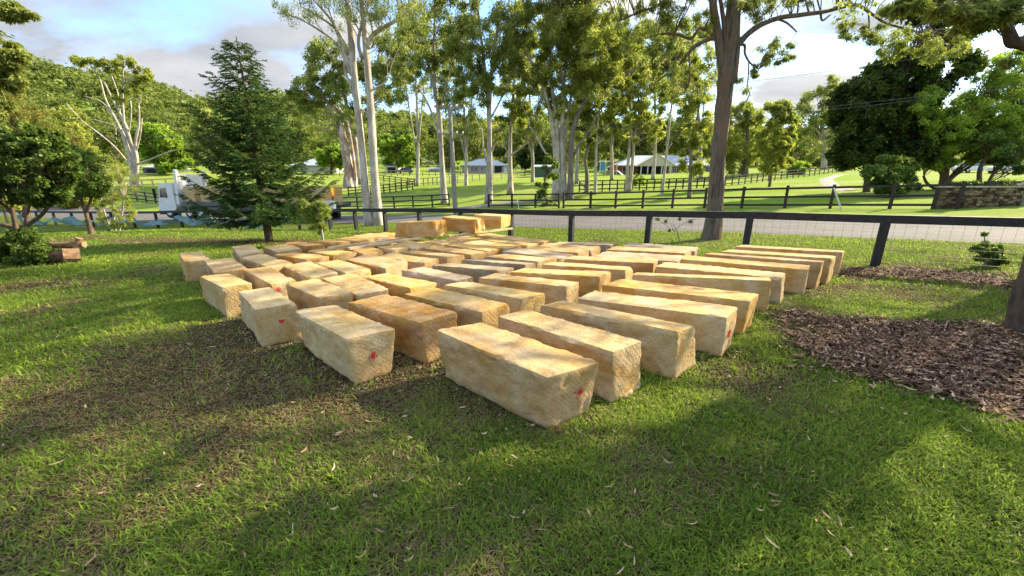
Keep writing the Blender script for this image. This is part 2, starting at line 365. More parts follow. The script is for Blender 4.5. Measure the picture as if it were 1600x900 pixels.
M_leaf = chipmat('dry_gum_leaf', [(0, (.16, .08, .045)), (.5, (.36, .24, .14)), (1, (.44, .34, .21))], .8)
M_blade = leafmat('grass_blades', (.26, .20, .10), (.12, .20, .022), (.34, .43, .05), .45, .7)
for e_ in [n_ for n_ in M_blade.node_tree.nodes if n_.type == 'VALTORGB']:
    e_.color_ramp.elements.new(.2).color = (.17, .135, .06, 1); e_.color_ramp.elements.new(.3).color = (.055, .095, .014, 1)
# ---------------------------------------------------------------- ground, road, driveway
def in_poly(x, y, poly):
    ins = np.zeros(np.shape(x), bool); P = np.asarray(poly)[:, :2]; j = len(P) - 1
    for i in range(len(P)):
        c = ((P[i, 1] > y) != (P[j, 1] > y)) & (x < (P[j, 0] - P[i, 0]) * (y - P[i, 1]) / (P[j, 1] - P[i, 1] + 1e-12) + P[i, 0])
        ins ^= c; j = i
    return ins
MULCH_A = [onplane(*p, 0) for p in ((1236,486),(1270,492),(1340,503),(1430,508),(1530,508),(1600,520),(1800,545),(1900,640),(1760,690),(1600,648),(1520,626),(1450,600),(1390,588),(1320,577),(1275,556),(1240,525))]
MULCH_B = [onplane(*p, 0) for p in ((1322,415),(1400,416),(1480,424),(1600,430),(1700,440),(1700,456),(1600,450),(1560,446),(1520,441),(1450,434),(1380,430),(1325,432),(1310,424))]
MULCH_C = [onplane(*p, 0) for p in ((1130,560),(1190,552),(1205,568),(1160,578))]
def mulch(x, y):
    wx = x + .4 * (fbm2(x, y, 1.6, 3, 4) - .5); wy = y + .4 * (fbm2(x, y, 1.6, 9, 4) - .5)
    thin = fbm2(x, y, 2.6, 71, 3) > .60
    return (in_poly(wx, wy, MULCH_A) | in_poly(wx, wy, MULCH_B) | in_poly(wx, wy, MULCH_C)) & ~thin
NEAR_ROAD = [(60,-12.5),(32,2.2),(20,8.6),(15.3,11.6),(12.9,13.0),(2,19.5),(-8.6,25.7),(-14,28.4),(-30,33.6),(-60,42.5),(-140,64)]
def side(x, y, line=NEAR_ROAD):      # signed distance-like: >0 beyond the near edge of the road
    x = np.asarray(x, float); y = np.asarray(y, float)
    L = np.array(line)[::-1]; yy = np.interp(x, L[:, 0], L[:, 1]); return (y - yy)
def axis_lines(spec):
    a = [spec[0][0]]
    for s, e, d in spec:
        n = max(1, int(round((e - s) / d))); a += list(np.linspace(s, e, n + 1)[1:])
    return np.array(a)
gx = axis_lines([(-1200,-700,125),(-700,-200,25),(-200,-60,5),(-60,-20,1),(-20,-8,.4),(-8,8,.16),(8,20,.4),(20,50,1),(50,200,5),(200,700,25),(700,1200,125)])
gy = axis_lines([(-900,-100,200),(-100,-20,20),(-20,0,2),(0,9,.16),(9,20,.3),(20,50,.7),(50,140,3),(140,500,12),(500,1200,100)])
X, Y = np.meshgrid(gx, gy, indexing='xy'); Z = gz(X, Y)
nearw = sstep((22 - np.abs(Y - 4)) / 14) * sstep((24 - np.abs(X)) / 10)
Z = Z + nearw * (.05 * (fbm2(X, Y, .9, 5) - .5) + .05 * (fbm2(X, Y, 3.5, 15) - .5) * (Y < 10))
def worn(x, y):
    b = .44 + .30 * sstep((.6 - x) / 3.2) * sstep((5.0 - y) / 3) - .16 * sstep((x - .6) / 2.2) * sstep((6 - y) / 3) - .14 * sstep((y - 6) / 5)
    b = b + 1.15 * (fbm2(x, y, .9, 31, 4) - .5) + .22 * (fbm2(x, y, 5, 61, 2) - .5)
    # trodden strip left of the stones and a bare patch near the left fence
    b = b + .38 * np.exp(-(((x + 11) / 7) ** 2 + ((y - 14.2 + (x + 11) * .12) / .9) ** 2)) + .2 * np.exp(-(((x + 2.6) / 1.4) ** 2 + ((y - 3.7) / .9) ** 2))
    return np.clip(b, 0, 1)
def msoft(x, y, s=.16):
    r_ = np.random.default_rng(9); return sum(mulch(x + r_.normal() * s, y + r_.normal() * s).astype(float) for _ in range(10)) / 10
W = worn(X, Y); _m = (X > 1) & (Y > 1) & (Y < 12); _s = np.zeros_like(X); _s[_m] = msoft(X[_m], Y[_m]); W = W * (1 - _s) + 1.35 * _s
sd = side(X, Y); fieldm = sstep((sd + 1) / 8.0) * .999
fieldm = np.maximum(fieldm, .45 * sstep((Y - 8) / 4) * sstep((X - 3) / 3))
nx_, ny_ = len(gx), len(gy); idx = np.arange(nx_ * ny_).reshape(ny_, nx_)
Q = np.stack([idx[:-1, :-1], idx[:-1, 1:], idx[1:, 1:], idx[1:, :-1]], -1).reshape(-1, 4)
me = mesh_np('ground', np.stack([X, Y, Z], -1).reshape(-1, 3), Q, M_ground, W.ravel(), True)
fa = me.attributes.new('field', 'FLOAT', 'POINT'); fa.data.foreach_set('value', fieldm.ravel().astype(np.float32))
link('ground', me, kind='structure', label='grassed ground of the lawn and the paddocks beyond')
_GX, _GY, _GZ = gx, gy, Z
def gzm(x, y):       # height of the ground mesh as built
    x = np.asarray(x, float); y = np.asarray(y, float)
    i = np.clip(np.searchsorted(_GX, x) - 1, 0, nx_ - 2); j = np.clip(np.searchsorted(_GY, y) - 1, 0, ny_ - 2)
    u = (x - _GX[i]) / (_GX[i + 1] - _GX[i]); v = (y - _GY[j]) / (_GY[j + 1] - _GY[j])
    return (_GZ[j, i] * (1 - u) * (1 - v) + _GZ[j, i + 1] * u * (1 - v) + _GZ[j + 1, i] * (1 - u) * v + _GZ[j + 1, i + 1] * u * v)
def ribbon(name, left, right, mat, n=160, m=8, dz=.03, **kw):
    def res(L):
        L = np.array(L, float); s = np.concatenate([[0], np.cumsum(np.linalg.norm(np.diff(L, axis=0), axis=1))]); t = np.linspace(0, 1, n) * s[-1]
        q = np.stack([np.interp(t, s, L[:, 0]), np.interp(t, s, L[:, 1])], 1)
        for _ in range(3): q[1:-1] = (q[:-2] + 2 * q[1:-1] + q[2:]) / 4
        return q
    A, B = res(left), res(right); w = np.linspace(0, 1, m)[None, :, None]
    P = A[:, None] * (1 - w) + B[:, None] * w
    jit = (fbm2(P[:, :, 0], P[:, :, 1], .8, 2) - .5) * .5; P[:, 0, 1] += jit[:, 0]; P[:, -1, 1] += jit[:, -1]
    z = gzm(P[..., 0], P[..., 1]) + dz; z[:, 0] -= dz + .02; z[:, -1] -= dz + .02
    V = np.concatenate([P, z[..., None]], -1).reshape(-1, 3); ix = np.arange(n * m).reshape(n, m)
    Q = np.stack([ix[:-1, :-1], ix[:-1, 1:], ix[1:, 1:], ix[1:, :-1]], -1).reshape(-1, 4)[:, ::-1]
    me = mesh_np(name, V, Q, mat, None, True); return link(name, me, **kw)
NR = [p for p in NEAR_ROAD if abs(p[0]) < 90]
ribbon('road', NR, [(x + 3.6, y + 6.0) for x, y in NR], M_road, 320, 14, .035, kind='structure', label='worn grey country road behind the fence')
dc = [hit(1330, 298), hit(1300, 291), hit(1290, 280), hit(1312, 273), hit(1370, 270)]
ribbon('driveway', [(p[0] - 1.3, p[1]) for p in dc], [(p[0] + 1.3 + .006 * p[1], p[1] + .5) for p in dc], M_drive, 80, 4, .05, kind='structure', label='pale driveway curving up behind the far fence')
gp = [hit(700, 327), hit(790, 318), hit(850, 312)]
ribbon('gravel_path', [(p[0], p[1] - .9) for p in gp], [(p[0], p[1] + 1.4) for p in gp], M_drive, 40, 4, .04, kind='structure', label='gravel entrance in front of the far gate')

# ---------------------------------------------------------------- sandstone blocks
def rock(L, Wd, H, seed, step, shear=0.0, rough=1.0):
    nx, ny, nz = max(4, int(L / step)), max(3, int(Wd / step)), max(3, int(H / step))
    ids = {}; V = []; Q = []; info = []
    def vid(i, j, k):
        key = (i, j, k)
        if key not in ids: ids[key] = len(V); V.append((i / nx, j / ny, k / nz)); info.append(((i in (0, nx)) + (j in (0, ny)) + (k in (0, nz))))
        return ids[key]
    for j in range(ny):
        for k in range(nz):
            Q.append([vid(0, j, k), vid(0, j, k + 1), vid(0, j + 1, k + 1), vid(0, j + 1, k)])
            Q.append([vid(nx, j, k), vid(nx, j + 1, k), vid(nx, j + 1, k + 1), vid(nx, j, k + 1)])
    for i in range(nx):
        for k in range(nz):
            Q.append([vid(i, 0, k), vid(i + 1, 0, k), vid(i + 1, 0, k + 1), vid(i, 0, k + 1)])
            Q.append([vid(i, ny, k), vid(i, ny, k + 1), vid(i + 1, ny, k + 1), vid(i + 1, ny, k)])
        for j in range(ny):
            Q.append([vid(i, j, 0), vid(i, j + 1, 0), vid(i + 1, j + 1, 0), vid(i + 1, j, 0)])
            Q.append([vid(i, j, nz), vid(i + 1, j, nz), vid(i + 1, j + 1, nz), vid(i, j + 1, nz)])
    U = np.array(V); info = np.array(info); r = random.Random(seed)
    P = (U - [.5, .5, 0]) * [L, Wd, H]
    # faces not quite square: taper and lean of each face
    P[:, 0] += (U[:, 0] - .5) * 2 * (U[:, 2] - .5) * r.uniform(-.05, .05) * rough * 1.0
    P[:, 1] += (U[:, 1] - .5) * 2 * (U[:, 2] - .5) * r.uniform(-.055, .045) * rough * 1.3
    P[:, 2] += U[:, 2] * ((U[:, 0] - .5) * r.uniform(-.045, .045) + (U[:, 1] - .5) * r.uniform(-.03, .03)) * rough
    P[:, 1] += (U[:, 0] - .5) * (U[:, 1] - .5) * r.uniform(-.06, .06)
    P[:, 0] += shear * P[:, 1]
    off = seed * 3.17
    nrm = np.zeros_like(P); nrm[:, 0] = (U[:, 0] > .999) * 1. - (U[:, 0] < .001); nrm[:, 1] = (U[:, 1] > .999) * 1. - (U[:, 1] < .001); nrm[:, 2] = (U[:, 2] > .999) * 1. - (U[:, 2] < .001) * .0
    sidef0 = np.abs(nrm[:, 1])
    def n3(s, o): return vn3(P, s, off + o) - .5
    big = n3(2.6, 0) * (.026 * sidef0 + .018) + n3(7, 5) * .026 + n3(16, 9) * .024 + n3(33, 12) * .017
    sidef = np.abs(nrm[:, 1]); topf = nrm[:, 2]; endf = np.abs(nrm[:, 0])
    amp = (sidef * 1.0 + topf * .20 + endf * .42) / np.maximum(1, sidef + topf + endf) * rough
    amp = amp * np.where(info >= 2, .45, 1.0)
    P = P + nrm * (big * amp)[:, None]
    # broken arrises: pull edge vertices inwards
    e = info >= 2
    chip = (.003 + .036 * np.maximum(0, n3(7, 31) + n3(18, 37) * .8 - .08) + .08 * np.maximum(0, n3(2.2, 77) - .28))
    chip = np.where(info >= 3, chip * 1.5, chip)
    P[e] -= nrm[e] * chip[e][:, None]
    near = (~e) & ((np.minimum(U[:, 2], 1 - U[:, 2]) * H < step * 1.2) | (np.minimum(U[:, 1], 1 - U[:, 1]) * Wd < step * 1.2) | (np.minimum(U[:, 0], 1 - U[:, 0]) * L < step * 1.2))
    P[near] -= nrm[near] * (np.maximum(0, chip[near] - .03) * .5)[:, None]
    P[:, 2] = np.maximum(P[:, 2], -.03)
    saw = (endf > 0) * (.9 if (r.random() < .35 or seed in (2, 3, 23, 33)) else .06) + (topf > 0) * .35 * (r.random() < .5)
    return P, np.array(Q), saw
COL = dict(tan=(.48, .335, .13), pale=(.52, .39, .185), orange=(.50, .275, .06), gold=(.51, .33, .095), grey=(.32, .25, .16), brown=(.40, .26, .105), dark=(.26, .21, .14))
WORDS = dict(tan='tan', pale='pale cream', orange='orange', gold='golden', grey='weathered grey', brown='dull brown', dark='dark grey stained')
def put_stone(A, B, Cc, z, H, col, label, key, topdrop=0.0, wmin=.37, wmax=.56, shm=.28, group='sandstone blocks laid out on the lawn'):
    A, B, Cc = [onplane(*p, z) for p in (A, B, Cc)]
    d = (B - A)[:2]; L = np.linalg.norm(d); d /= L; n = np.array([-d[1], d[0]])      # n points away from camera
    w = Cc[:2] - B[:2]; wp = w @ n; wl = w @ d
    wd = float(np.clip(abs(wp), wmin, wmax)); sh = float(np.clip(wl / max(.2, abs(wp)), -shm, shm))
    c = (A[:2] + B[:2]) / 2 + n * wd / 2 + d * sh * wd / 2
    ctr = (c[0], c[1]); dist = math.hypot(*ctr)
    step = .024 if dist < 4.5 else .032 if dist < 6.5 else .045
    P, Q, saw = rock(L, wd, H, key, step, sh)
    me = mesh_np('sandstone_block', P, Q, M_stone, saw, True); me.set_sharp_from_angle(angle=R(38 if dist < 6 else 30))
    o = link('sandstone_block', me, None, (ctr[0], ctr[1], z - H - topdrop), label=label, cat='stone block', group=group)
    o.rotation_euler.z = math.atan2(d[1], d[0]); r = random.Random(key); k = r.uniform(.93, 1.07)
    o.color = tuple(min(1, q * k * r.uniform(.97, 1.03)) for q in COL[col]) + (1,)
    return o, L, wd
ZT = .42; HS = .44
ROWS = {
 'the right-hand row': [  # from the front
  ((685,520),(857.5,585),(937,563),'tan'),((776,494),(961,549),(1006,532.5),'tan'),((841,478),(1059,521.5),(1098.5,507),'tan'),
  ((903.6,462.5),(1137,495),(1162,484),'pale'),((943,445),(1170,471),(1194,459),'gold'),((986,430),(1207,441),(1217,433.5),'tan'),
  ((1024,416),(1225,432),(1240,429),'pale'),((1062,405),(1264,419),(1273,415),'gold'),((1100,397),(1283,411),(1292,407),'brown'),
  ((1126,391),(1299,405),(1308,401),'tan'),((1149,385),(1317,395.5),(1327,391.5),'brown')],
 'the second row from the right': [
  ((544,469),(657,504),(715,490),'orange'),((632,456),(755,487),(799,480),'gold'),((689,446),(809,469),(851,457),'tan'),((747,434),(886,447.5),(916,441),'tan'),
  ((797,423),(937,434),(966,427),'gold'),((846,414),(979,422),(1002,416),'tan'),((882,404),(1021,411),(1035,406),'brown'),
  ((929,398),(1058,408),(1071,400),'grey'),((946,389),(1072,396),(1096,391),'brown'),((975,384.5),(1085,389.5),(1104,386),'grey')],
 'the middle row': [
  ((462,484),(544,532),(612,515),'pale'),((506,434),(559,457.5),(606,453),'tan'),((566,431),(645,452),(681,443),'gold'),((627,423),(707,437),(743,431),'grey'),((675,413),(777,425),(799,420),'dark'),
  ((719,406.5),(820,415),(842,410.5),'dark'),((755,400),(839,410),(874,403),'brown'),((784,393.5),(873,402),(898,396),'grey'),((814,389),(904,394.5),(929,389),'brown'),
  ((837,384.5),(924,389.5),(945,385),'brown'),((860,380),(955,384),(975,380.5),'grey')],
 'the fourth row from the right': [
  ((370,452.5),(401,484),(462,479),'pale'),((447,440),(499,465),(553,460),'tan'),((541,402.5),(605,419),(636,411),'brown'),((587,399.5),(659,411),(686,405.5),'brown'),((625,393.5),(698,403),(725,398),'brown'),
  ((659,388.5),(736,397),(762,392),'brown'),((693,383.5),(762,390.5),(783,386),'gold'),((722,379.5),(792,387),(815,383),'gold'),((747,375.5),(821,383),(842,379),'gold'),((772,372),(844,378.5),(864,374.5),'gold')],
 'the fifth row from the right': [
  ((311,430),(345,451),(396,444),'tan'),((380,423),(422,443),(459,436),'tan'),((441,414),(481,434),(530,427),'tan'),((491,410.5),(540,427),(581,419.5),'tan'),((476,391.5),(520,400),(560,393.5),'gold'),
  ((546,390),(570,396.5),(600,391),'gold'),((587,385.5),(611,391.5),(638,386),'gold'),((612,381.5),(651,388),(672,382.5),'gold'),((655,376),(688,382.5),(712,376.5),'gold'),((700,371),(730,377),(757,371.5),'gold'),((740,366),(776,372),(800,366.5),'gold')],
 'the row on the far left': [
  ((321,407),(337.5,424),(384,420),'tan'),((279,395.5),(287.5,407.5),(324,405.5),'tan'),((360,386),(374,397),(411,393),'tan'),((374,401),(422,419),(459,411),'tan'),((427,396.5),(482,407.5),(513,401),'orange'),
  ((411,385.5),(433,392.5),(472,388),'tan'),((445,379),(486,386),(504,382),'orange'),((487,376),(517,381),(548,377),'orange'),((524,372),(560,378),(590,373),'orange'),((551,368),(592,374),(620,370),'orange'),((579,364.5),(616,369.5),(643,366),'orange')],
}
ORD = ['nearest', 'second', 'third', 'fourth', 'fifth', 'sixth', 'seventh', 'eighth', 'ninth', 'tenth', 'farthest']
SPECIAL = {('the right-hand row', 0): 'large tan sandstone block nearest the camera, with a red dot on its end',
 ('the right-hand row', 3): 'long pale cream sandstone block, fourth from the front in the right-hand row',
 ('the second row from the right', 0): 'orange rough-faced sandstone block just left of the nearest block',
 ('the middle row', 0): 'pale sandstone block with a red dot on its end, left of the orange block',
 ('the fourth row from the right', 0): 'squat pale sandstone block with a small red dot, at the left front',
 ('the row on the far left', 1): 'small tan sandstone block standing leftmost of all on the lawn',
 ('the fifth row from the right', 0): 'tan sandstone block at the left edge, just in front of the two leftmost ones'}
RED = {('the right-hand row', 0): (.075, .04, .24), ('the right-hand row', 3): (-.02, .07, .22), ('the middle row', 0): (.0, .035, .25), ('the fourth row from the right', 0): (.02, .02, .27), ('the fifth row from the right', 1): (-.10, .03, .33)}
key = 1
for row, L_ in ROWS.items():
    for i, (a, b, c_, col) in enumerate(L_):
        key += 1; last = i == len(L_) - 1
        lab = SPECIAL.get((row, i)) or '%s sandstone block, %s in %s' % (WORDS[col], (ORD[i] + ' from the front') if 0 < i and not last else ('the farthest one' if last else 'the front one'), row)
        pc = onplane(*a, ZT); gzz = gz(pc[0], pc[1])
        o, L1, w1 = put_stone(a, b, c_, ZT, HS + max(0, -gzz) , col, lab, key)
        if (row, i) in RED:
            dy, rr, zz = RED[(row, i)]; rr *= .75
            # a small sprayed blot lying on the end face of the block: follow the face
            dg = bpy.context.evaluated_depsgraph_get() if False else None
            me = o.data; co = np.empty(len(me.vertices) * 3, np.float32); me.vertices.foreach_get('co', co); co = co.reshape(-1, 3)
            endm = co[:, 0] > L1 / 2 - .09; pts = co[endm]
            def facex(y, z):
                w_ = 1 / (((pts[:, 1] - y) ** 2 + (pts[:, 2] - z) ** 2) + 2e-4) ** 2; return (pts[:, 0] * w_).sum() / w_.sum()
            mb = MB(); V = []; T = []; n = 14
            zc_ = zz * HS / .44
            V.append((facex(dy, zc_) + .006, dy, zc_))
            for k_ in range(n):
                a_ = 2 * math.pi * k_ / n; r_ = rr * random.uniform(.6, 1.15); y_, z_ = dy + r_ * math.cos(a_), zc_ + r_ * 1.15 * math.sin(a_)
                V.append((facex(y_, z_) + .005, y_, z_))
            T = [(0, 1 + k_, 1 + (k_ + 1) % n) for k_ in range(n)]
            mb.add(V, T=T)
            for k_ in range(26):   # overspray specks
                a_ = random.uniform(0, 6.28); r_ = rr * random.uniform(1.0, 1.9); s_ = random.uniform(.002, .006); y_, z_ = dy + r_ * math.cos(a_), zc_ + r_ * math.sin(a_); x_ = facex(y_, z_) + .005
                mb.add([(x_, y_ - s_, z_ - s_), (x_, y_ + s_, z_ - s_), (x_, y_ + s_, z_ + s_), (x_, y_ - s_, z_ + s_)], [(0, 1, 2, 3)])
            mb.build('paint_mark', M_redpaint, o)
# three blocks stacked on bearers at the back
for i, (a, b, c_, lab) in enumerate([((616,348),(677,347),(697,343),'orange sandstone block lying on top, left of the three raised blocks'),
        ((689,340.5),(742,343),(757,339),'orange rough sandstone block in the middle of the three raised blocks'),
        ((740,336),(783,338),(801,334),'golden sandstone block on the right of the three raised blocks')]):
    put_stone(a, b, c_, .86, .37, 'orange' if i < 2 else 'gold', lab, 200 + i, wmin=.66, wmax=.9, shm=.7, group='raised sandstone blocks')
for i, (a, b, c_, lab) in enumerate([((618,379),(672,386),(697,379.5),'golden sandstone block on the ground under the left raised block'),
        ((688,374),(735,379.5),(760,374.5),'golden sandstone block on the ground under the middle raised block'),((742,368),(785,373),(804,368.5),'golden sandstone block on the ground under the right raised block')]):
    put_stone(a, b, c_, .40, .5, 'gold', lab, 220 + i, wmax=.8)
# sawn timbers lying across the blocks
def timber(p, q, z0, z1, lab):
    a = onplane(*p, z0); b = onplane(*q, z1); mb = MB(); mb.beam(a, b, .10, .05); o = mb.build('timber_plank', M_timber, label=lab, cat='timber', group='timbers lying on the blocks')
timber((514,388), (655,369), .455, .47, 'sawn timber lying across the left back blocks, the longer rear one')
timber((545,388.5), (690,366.5), .455, .48, 'sawn timber lying in front of the longer one on the blocks')
timber((700,369), (800,357), .455, .48, 'sawn timber bearer under the raised blocks')

# ---------------------------------------------------------------- near fence with one rail and wire mesh
def fence(name, pts, h, rails, mat, postw, railw, railh, label, mesh_from=None, lean=0.0, posts_round=False, group='fences', post_top=0.0, side_off=None):
    base = pts[0]; root = empty(name, (base[0], base[1], gz(base[0], base[1])), label, 'fence', group)
    ox, oy, oz = root.location
    P = [np.array([x - ox, y - oy, float(gzm(x, y)) - oz]) for x, y in pts]
    for i, p in enumerate(P):
        mb = MB(); hh = h + post_top + random.uniform(-.01, .02)
        q = p + np.array([random.uniform(-.012, .012) * h, 0, 0])
        if posts_round: mb.tube([p - (0, 0, .2), p + (0, 0, hh * .5), q + (0, 0, hh)], postw * .5, 8)
        else:
            k = P[min(i + 1, len(P) - 1)] - P[max(i - 1, 0)]; mb.beam(p - (0, 0, .2), q + (0, 0, hh), postw, postw, up=(k[0], k[1], 0))
        mb.build('post', mat, root)
    for hz in rails:
        for i in range(len(P) - 1):
            mb = MB(); d = P[i + 1] - P[i]; nn = np.array([-d[1], d[0], 0]); nn /= np.linalg.norm(nn); o_ = -nn * (postw / 2 + railw / 2) * (0 if len(rails) == 1 else 1)
            mb.beam(P[i] + (0, 0, hz) + o_, P[i + 1] + (0, 0, hz) + o_, railw, railh)
            mb.build('rail', mat, root)
    return root, P
def line_pts(a, b, n): return [(a[0] + (b[0] - a[0]) * k / n, a[1] + (b[1] - a[1]) * k / n) for k in range(n + 1)]
B0 = (8.42, 8.75); B1 = (-6.4, 19.6)
dv = ((B0[0] - B1[0]) / 7, (B0[1] - B1[1]) / 7)
right_run = [(B0[0] + dv[0] * k, B0[1] + dv[1] * k) for k in range(4, 0, -1)] + [(B0[0] - dv[0] * k, B0[1] - dv[1] * k) for k in range(0, 10)]
root, P = fence('post_and_rail_fence', right_run, 1.10, [1.09], M_fence, .16, .15, .18, 'long black timber fence with one top rail behind the stone blocks', group='near fences')
mb = MB()
for i in range(4 + 5):
    a, b = P[i], P[i + 1]; d = b - a; n = 15
    nn = np.array([-d[1], d[0], 0]); nn /= np.linalg.norm(nn)
    for k in range(n):
        p = a + d * k / n + nn * .0; mb.tube([p + (0, 0, .02), p + (0, 0, 1.04)], .0022, 3, cap=False)
    for hz in (.05, .2, .35, .5, .65, .8, .95): mb.tube([a + (0, 0, hz), (a + b) / 2 + (0, 0, hz - .01), b + (0, 0, hz)], .0022, 3, cap=False)
mb.build('wire_mesh', M_wire, root)
lz = 23.7; left_run = [(-11.3 - .55, 24.2)] + [(lz * (-.633 - .1055 * n), lz * (1 + .0384 * n)) for n in range(-1, 16)]
lroot, LP = fence('post_and_rail_fence', left_run, 1.10, [1.10], M_fence, .13, .13, .15, 'black timber fence on the far left with teal cloth hanging on it', group='near fences')
# teal shade cloth sagging along the left fence
def cloth(i0, i1, top, low, label, seed):
    rr = np.random.default_rng(seed); n = int((i1 - i0) * 14); V = []; 
    o3 = np.array(lroot.location)
    for a in range(n + 1):
        t = i0 + (i1 - i0) * a / n; i = min(int(t), len(LP) - 2); f = t - i; p = LP[i] * (1 - f) + LP[i + 1] * f + o3 + (0, -.12, 0)
        sag = .28 * math.sin(math.pi * (t % 1)) ** 2 + .12 * math.sin(t * 2.1 + seed)
        for b in range(7):
            s = b / 6; V.append(p + (0, -.10 * math.sin(s * 3 + t * 5) - .12 * s + .05 * math.sin(t * 23 + s * 4), top - .03 * math.sin(t * 17) - sag * (.6 + .4 * (1 - s)) - (top - low) * s * (.75 + .25 * math.sin(t * 3.3)) + .02 * rr.random()))
    ix = np.arange((n + 1) * 7).reshape(n + 1, 7); Q = np.stack([ix[:-1, :-1], ix[1:, :-1], ix[1:, 1:], ix[:-1, 1:]], -1).reshape(-1, 4)
    V = np.array(V); V2 = V + (0, .015, 0); m = len(V)
    me = mesh_np('shade_cloth', np.concatenate([V, V2]), np.concatenate([Q, Q[:, ::-1] + m]), M_cloth, None, True)
    link('shade_cloth', me, label=label, cat='shade cloth', group='cloths on the left fence')
cloth(3.2, 8.6, .72, .25, 'pale teal cloth sagging on the fence, left of the conifer', 1)
cloth(8.8, 13.5, .68, .12, 'dark teal cloth on the fence behind the small left trees', 2)
cloth(1.1, 2.6, .78, .10, 'short teal cloth on the fence right of the conifer trunk', 3)
# ---------------------------------------------------------------- fences across the road
def px_fence(name, pix, h, rails, mat, label, sub=1, pw=.13, rw=.05, rh=.12, **kw):
    pts = [tuple(hit(*p)[:2]) for p in pix]; q = []
    for a, b in zip(pts[:-1], pts[1:]): q += line_pts(a, b, sub)[:-1]
    q.append(pts[-1]); return fence(name, q, h, rails, mat, pw, rw, rh, label, **kw)
fr = [(22.9,20.2),(22.4,22.3)] ; 
far_right = [(23.4,20.6),(21.4,22.2),(19.4,23.9),(17.6,25.3),(15.7,26.8),(13.9,28.3),(12.1,29.6),(10.3,30.9),(8.5,32.2),(6.7,33.5),(4.6,35.0)]
fence('three_rail_fence', far_right, 1.38, [.22, .72, 1.25], M_farfence, .16, .05, .13, 'dark three-rail fence right of the gum cluster across the road', post_top=.04)
fence('three_rail_fence', [(4.2,35.2),(2.2,36.9),(0,38.6),(-2.4,40.4)], 1.3, [.2, .68, 1.22], M_fence, .15, .05, .12, 'black three-rail fence section beside the gum cluster, left of it')
fence('three_rail_fence', [(-6.9,43.2),(-8.8,43.4),(-11.0,43.7),(-13.2,44.0),(-15.4,44.3),(-17.6,44.7),(-19.8,45.1),(-22,45.6),(-25,46.3)], 1.3, [.2, .72, 1.22], M_fence, .15, .05, .12, 'black three-rail fence left of the power pole across the road')
px_fence('paddock_fence', [(905,300),(1010,297),(1110,293),(1200,283),(1280,273),(1335,266)], 1.3, [.3, .8, 1.25], M_farfence, 'thin paddock fence climbing toward the driveway on the right', sub=9, pw=.12)
px_fence('paddock_fence', [(640,292),(690,288),(770,281),(850,274),(900,271)], 1.3, [.4, 1.2], M_greyfence, 'weathered paddock fence crossing the field before the tan house', sub=7, pw=.13)
px_fence('paddock_fence', [(545,307),(600,302),(645,296)], 1.3, [.4, .8, 1.2], M_farfence, 'short dark paddock fence behind the white twin gum, nearest one', sub=5, pw=.14)
px_fence('paddock_fence', [(560,282),(600,285),(648,291)], 1.3, [.4, .8, 1.2], M_farfence, 'dark paddock fence slanting down behind the white twin gum', sub=5, pw=.14)
px_fence('paddock_fence', [(480,277),(560,276),(640,275),(720,275)], 1.3, [.4, 1.2], M_greyfence, 'pale paddock fence along the far left houses', sub=8, pw=.14)
px_fence('paddock_fence', [(150,307),(215,314),(275,322)], 1.3, [.3, .75, 1.2], M_farfence, 'dark paddock fence left of the truck cab', sub=4, pw=.14)
px_fence('paddock_fence', [(190,296),(240,293),(300,290)], 1.3, [.5, 1.2], M_timber, 'pale timber paddock fence in front of the grey shed', sub=3, pw=.2, rh=.2)
# white marker posts
for p, q, lab in (((811,327), (808,309), 'white marker post standing before the gate of the far fence'), ((1316,327), (1303,294), 'white stake leaning on the far fence, right of the trunk')):
    a = hit(*p); b = at(*q, a[1] + .05); mb = MB(); mb.beam(a - (0, 0, .1), b, .09, .05); mb.build('marker_post', M_white, label=lab, cat='marker post')
mb = MB(); a = hit(129, 372); mb.beam(a - (0,0,.1), a + (0, 0, .42), .06, .06); mb.build('wooden_stake', M_timber, label='short pale stake in the grass beside the small left tree', cat='stake')
# ---------------------------------------------------------------- trees
def zcam(p): return p[1] * cp - (p[2] - CAM_H) * sp
def leaves(ctr, rad, n, ll, lw, droop=.5, squash=.8, tb=.5, tv=.22, sprays=9, fill=.35, up=0.0, rg=rng):
    """rhombic leaves gathered in sprays inside clumps"""
    ctr = np.asarray(ctr); rad = np.broadcast_to(rad, (len(ctr),)); C_ = []; Tn = []
    for c, r in zip(ctr, rad):
        d = rg.normal(size=(sprays, 3)); d /= np.linalg.norm(d, axis=1)[:, None]; d[:, 2] *= squash
        e = c + d * r * rg.uniform(.35, 1.0, (sprays, 1)); k = rg.integers(0, sprays, n)
        f = rg.random((n, 1)) ** .6; p = c + (e[k] - c) * (f * (1 - fill) + fill * rg.random((n, 1))) + rg.normal(size=(n, 3)) * r * .25
        p[:, 2] -= droop * r * .25 * rg.random(n)
        C_.append(p); Tn.append(np.clip(tb + rg.normal() * tv * .7 + rg.normal(size=sprays)[k] * tv * .5 + rg.normal(size=n) * tv * .6, 0, 1))
    P = np.concatenate(C_); T = np.concatenate(Tn); m = len(P)
    a = rg.normal(size=(m, 3)); a[:, 2] = a[:, 2] * (1 - droop) - droop * 1.6 + up; a /= np.linalg.norm(a, axis=1)[:, None]
    b = np.cross(a, rg.normal(size=(m, 3))); b /= np.linalg.norm(b, axis=1)[:, None]
    L = (ll * rg.uniform(.6, 1.25, m))[:, None]; Wd = (lw * rg.uniform(.7, 1.3, m))[:, None]
    V = np.stack([P, P + a * L * .45 + b * Wd * .5, P + a * L, P + a * L * .45 - b * Wd * .5], 1).reshape(-1, 3)
    return V, np.arange(m * 4).reshape(m, 4), np.repeat(T, 4)
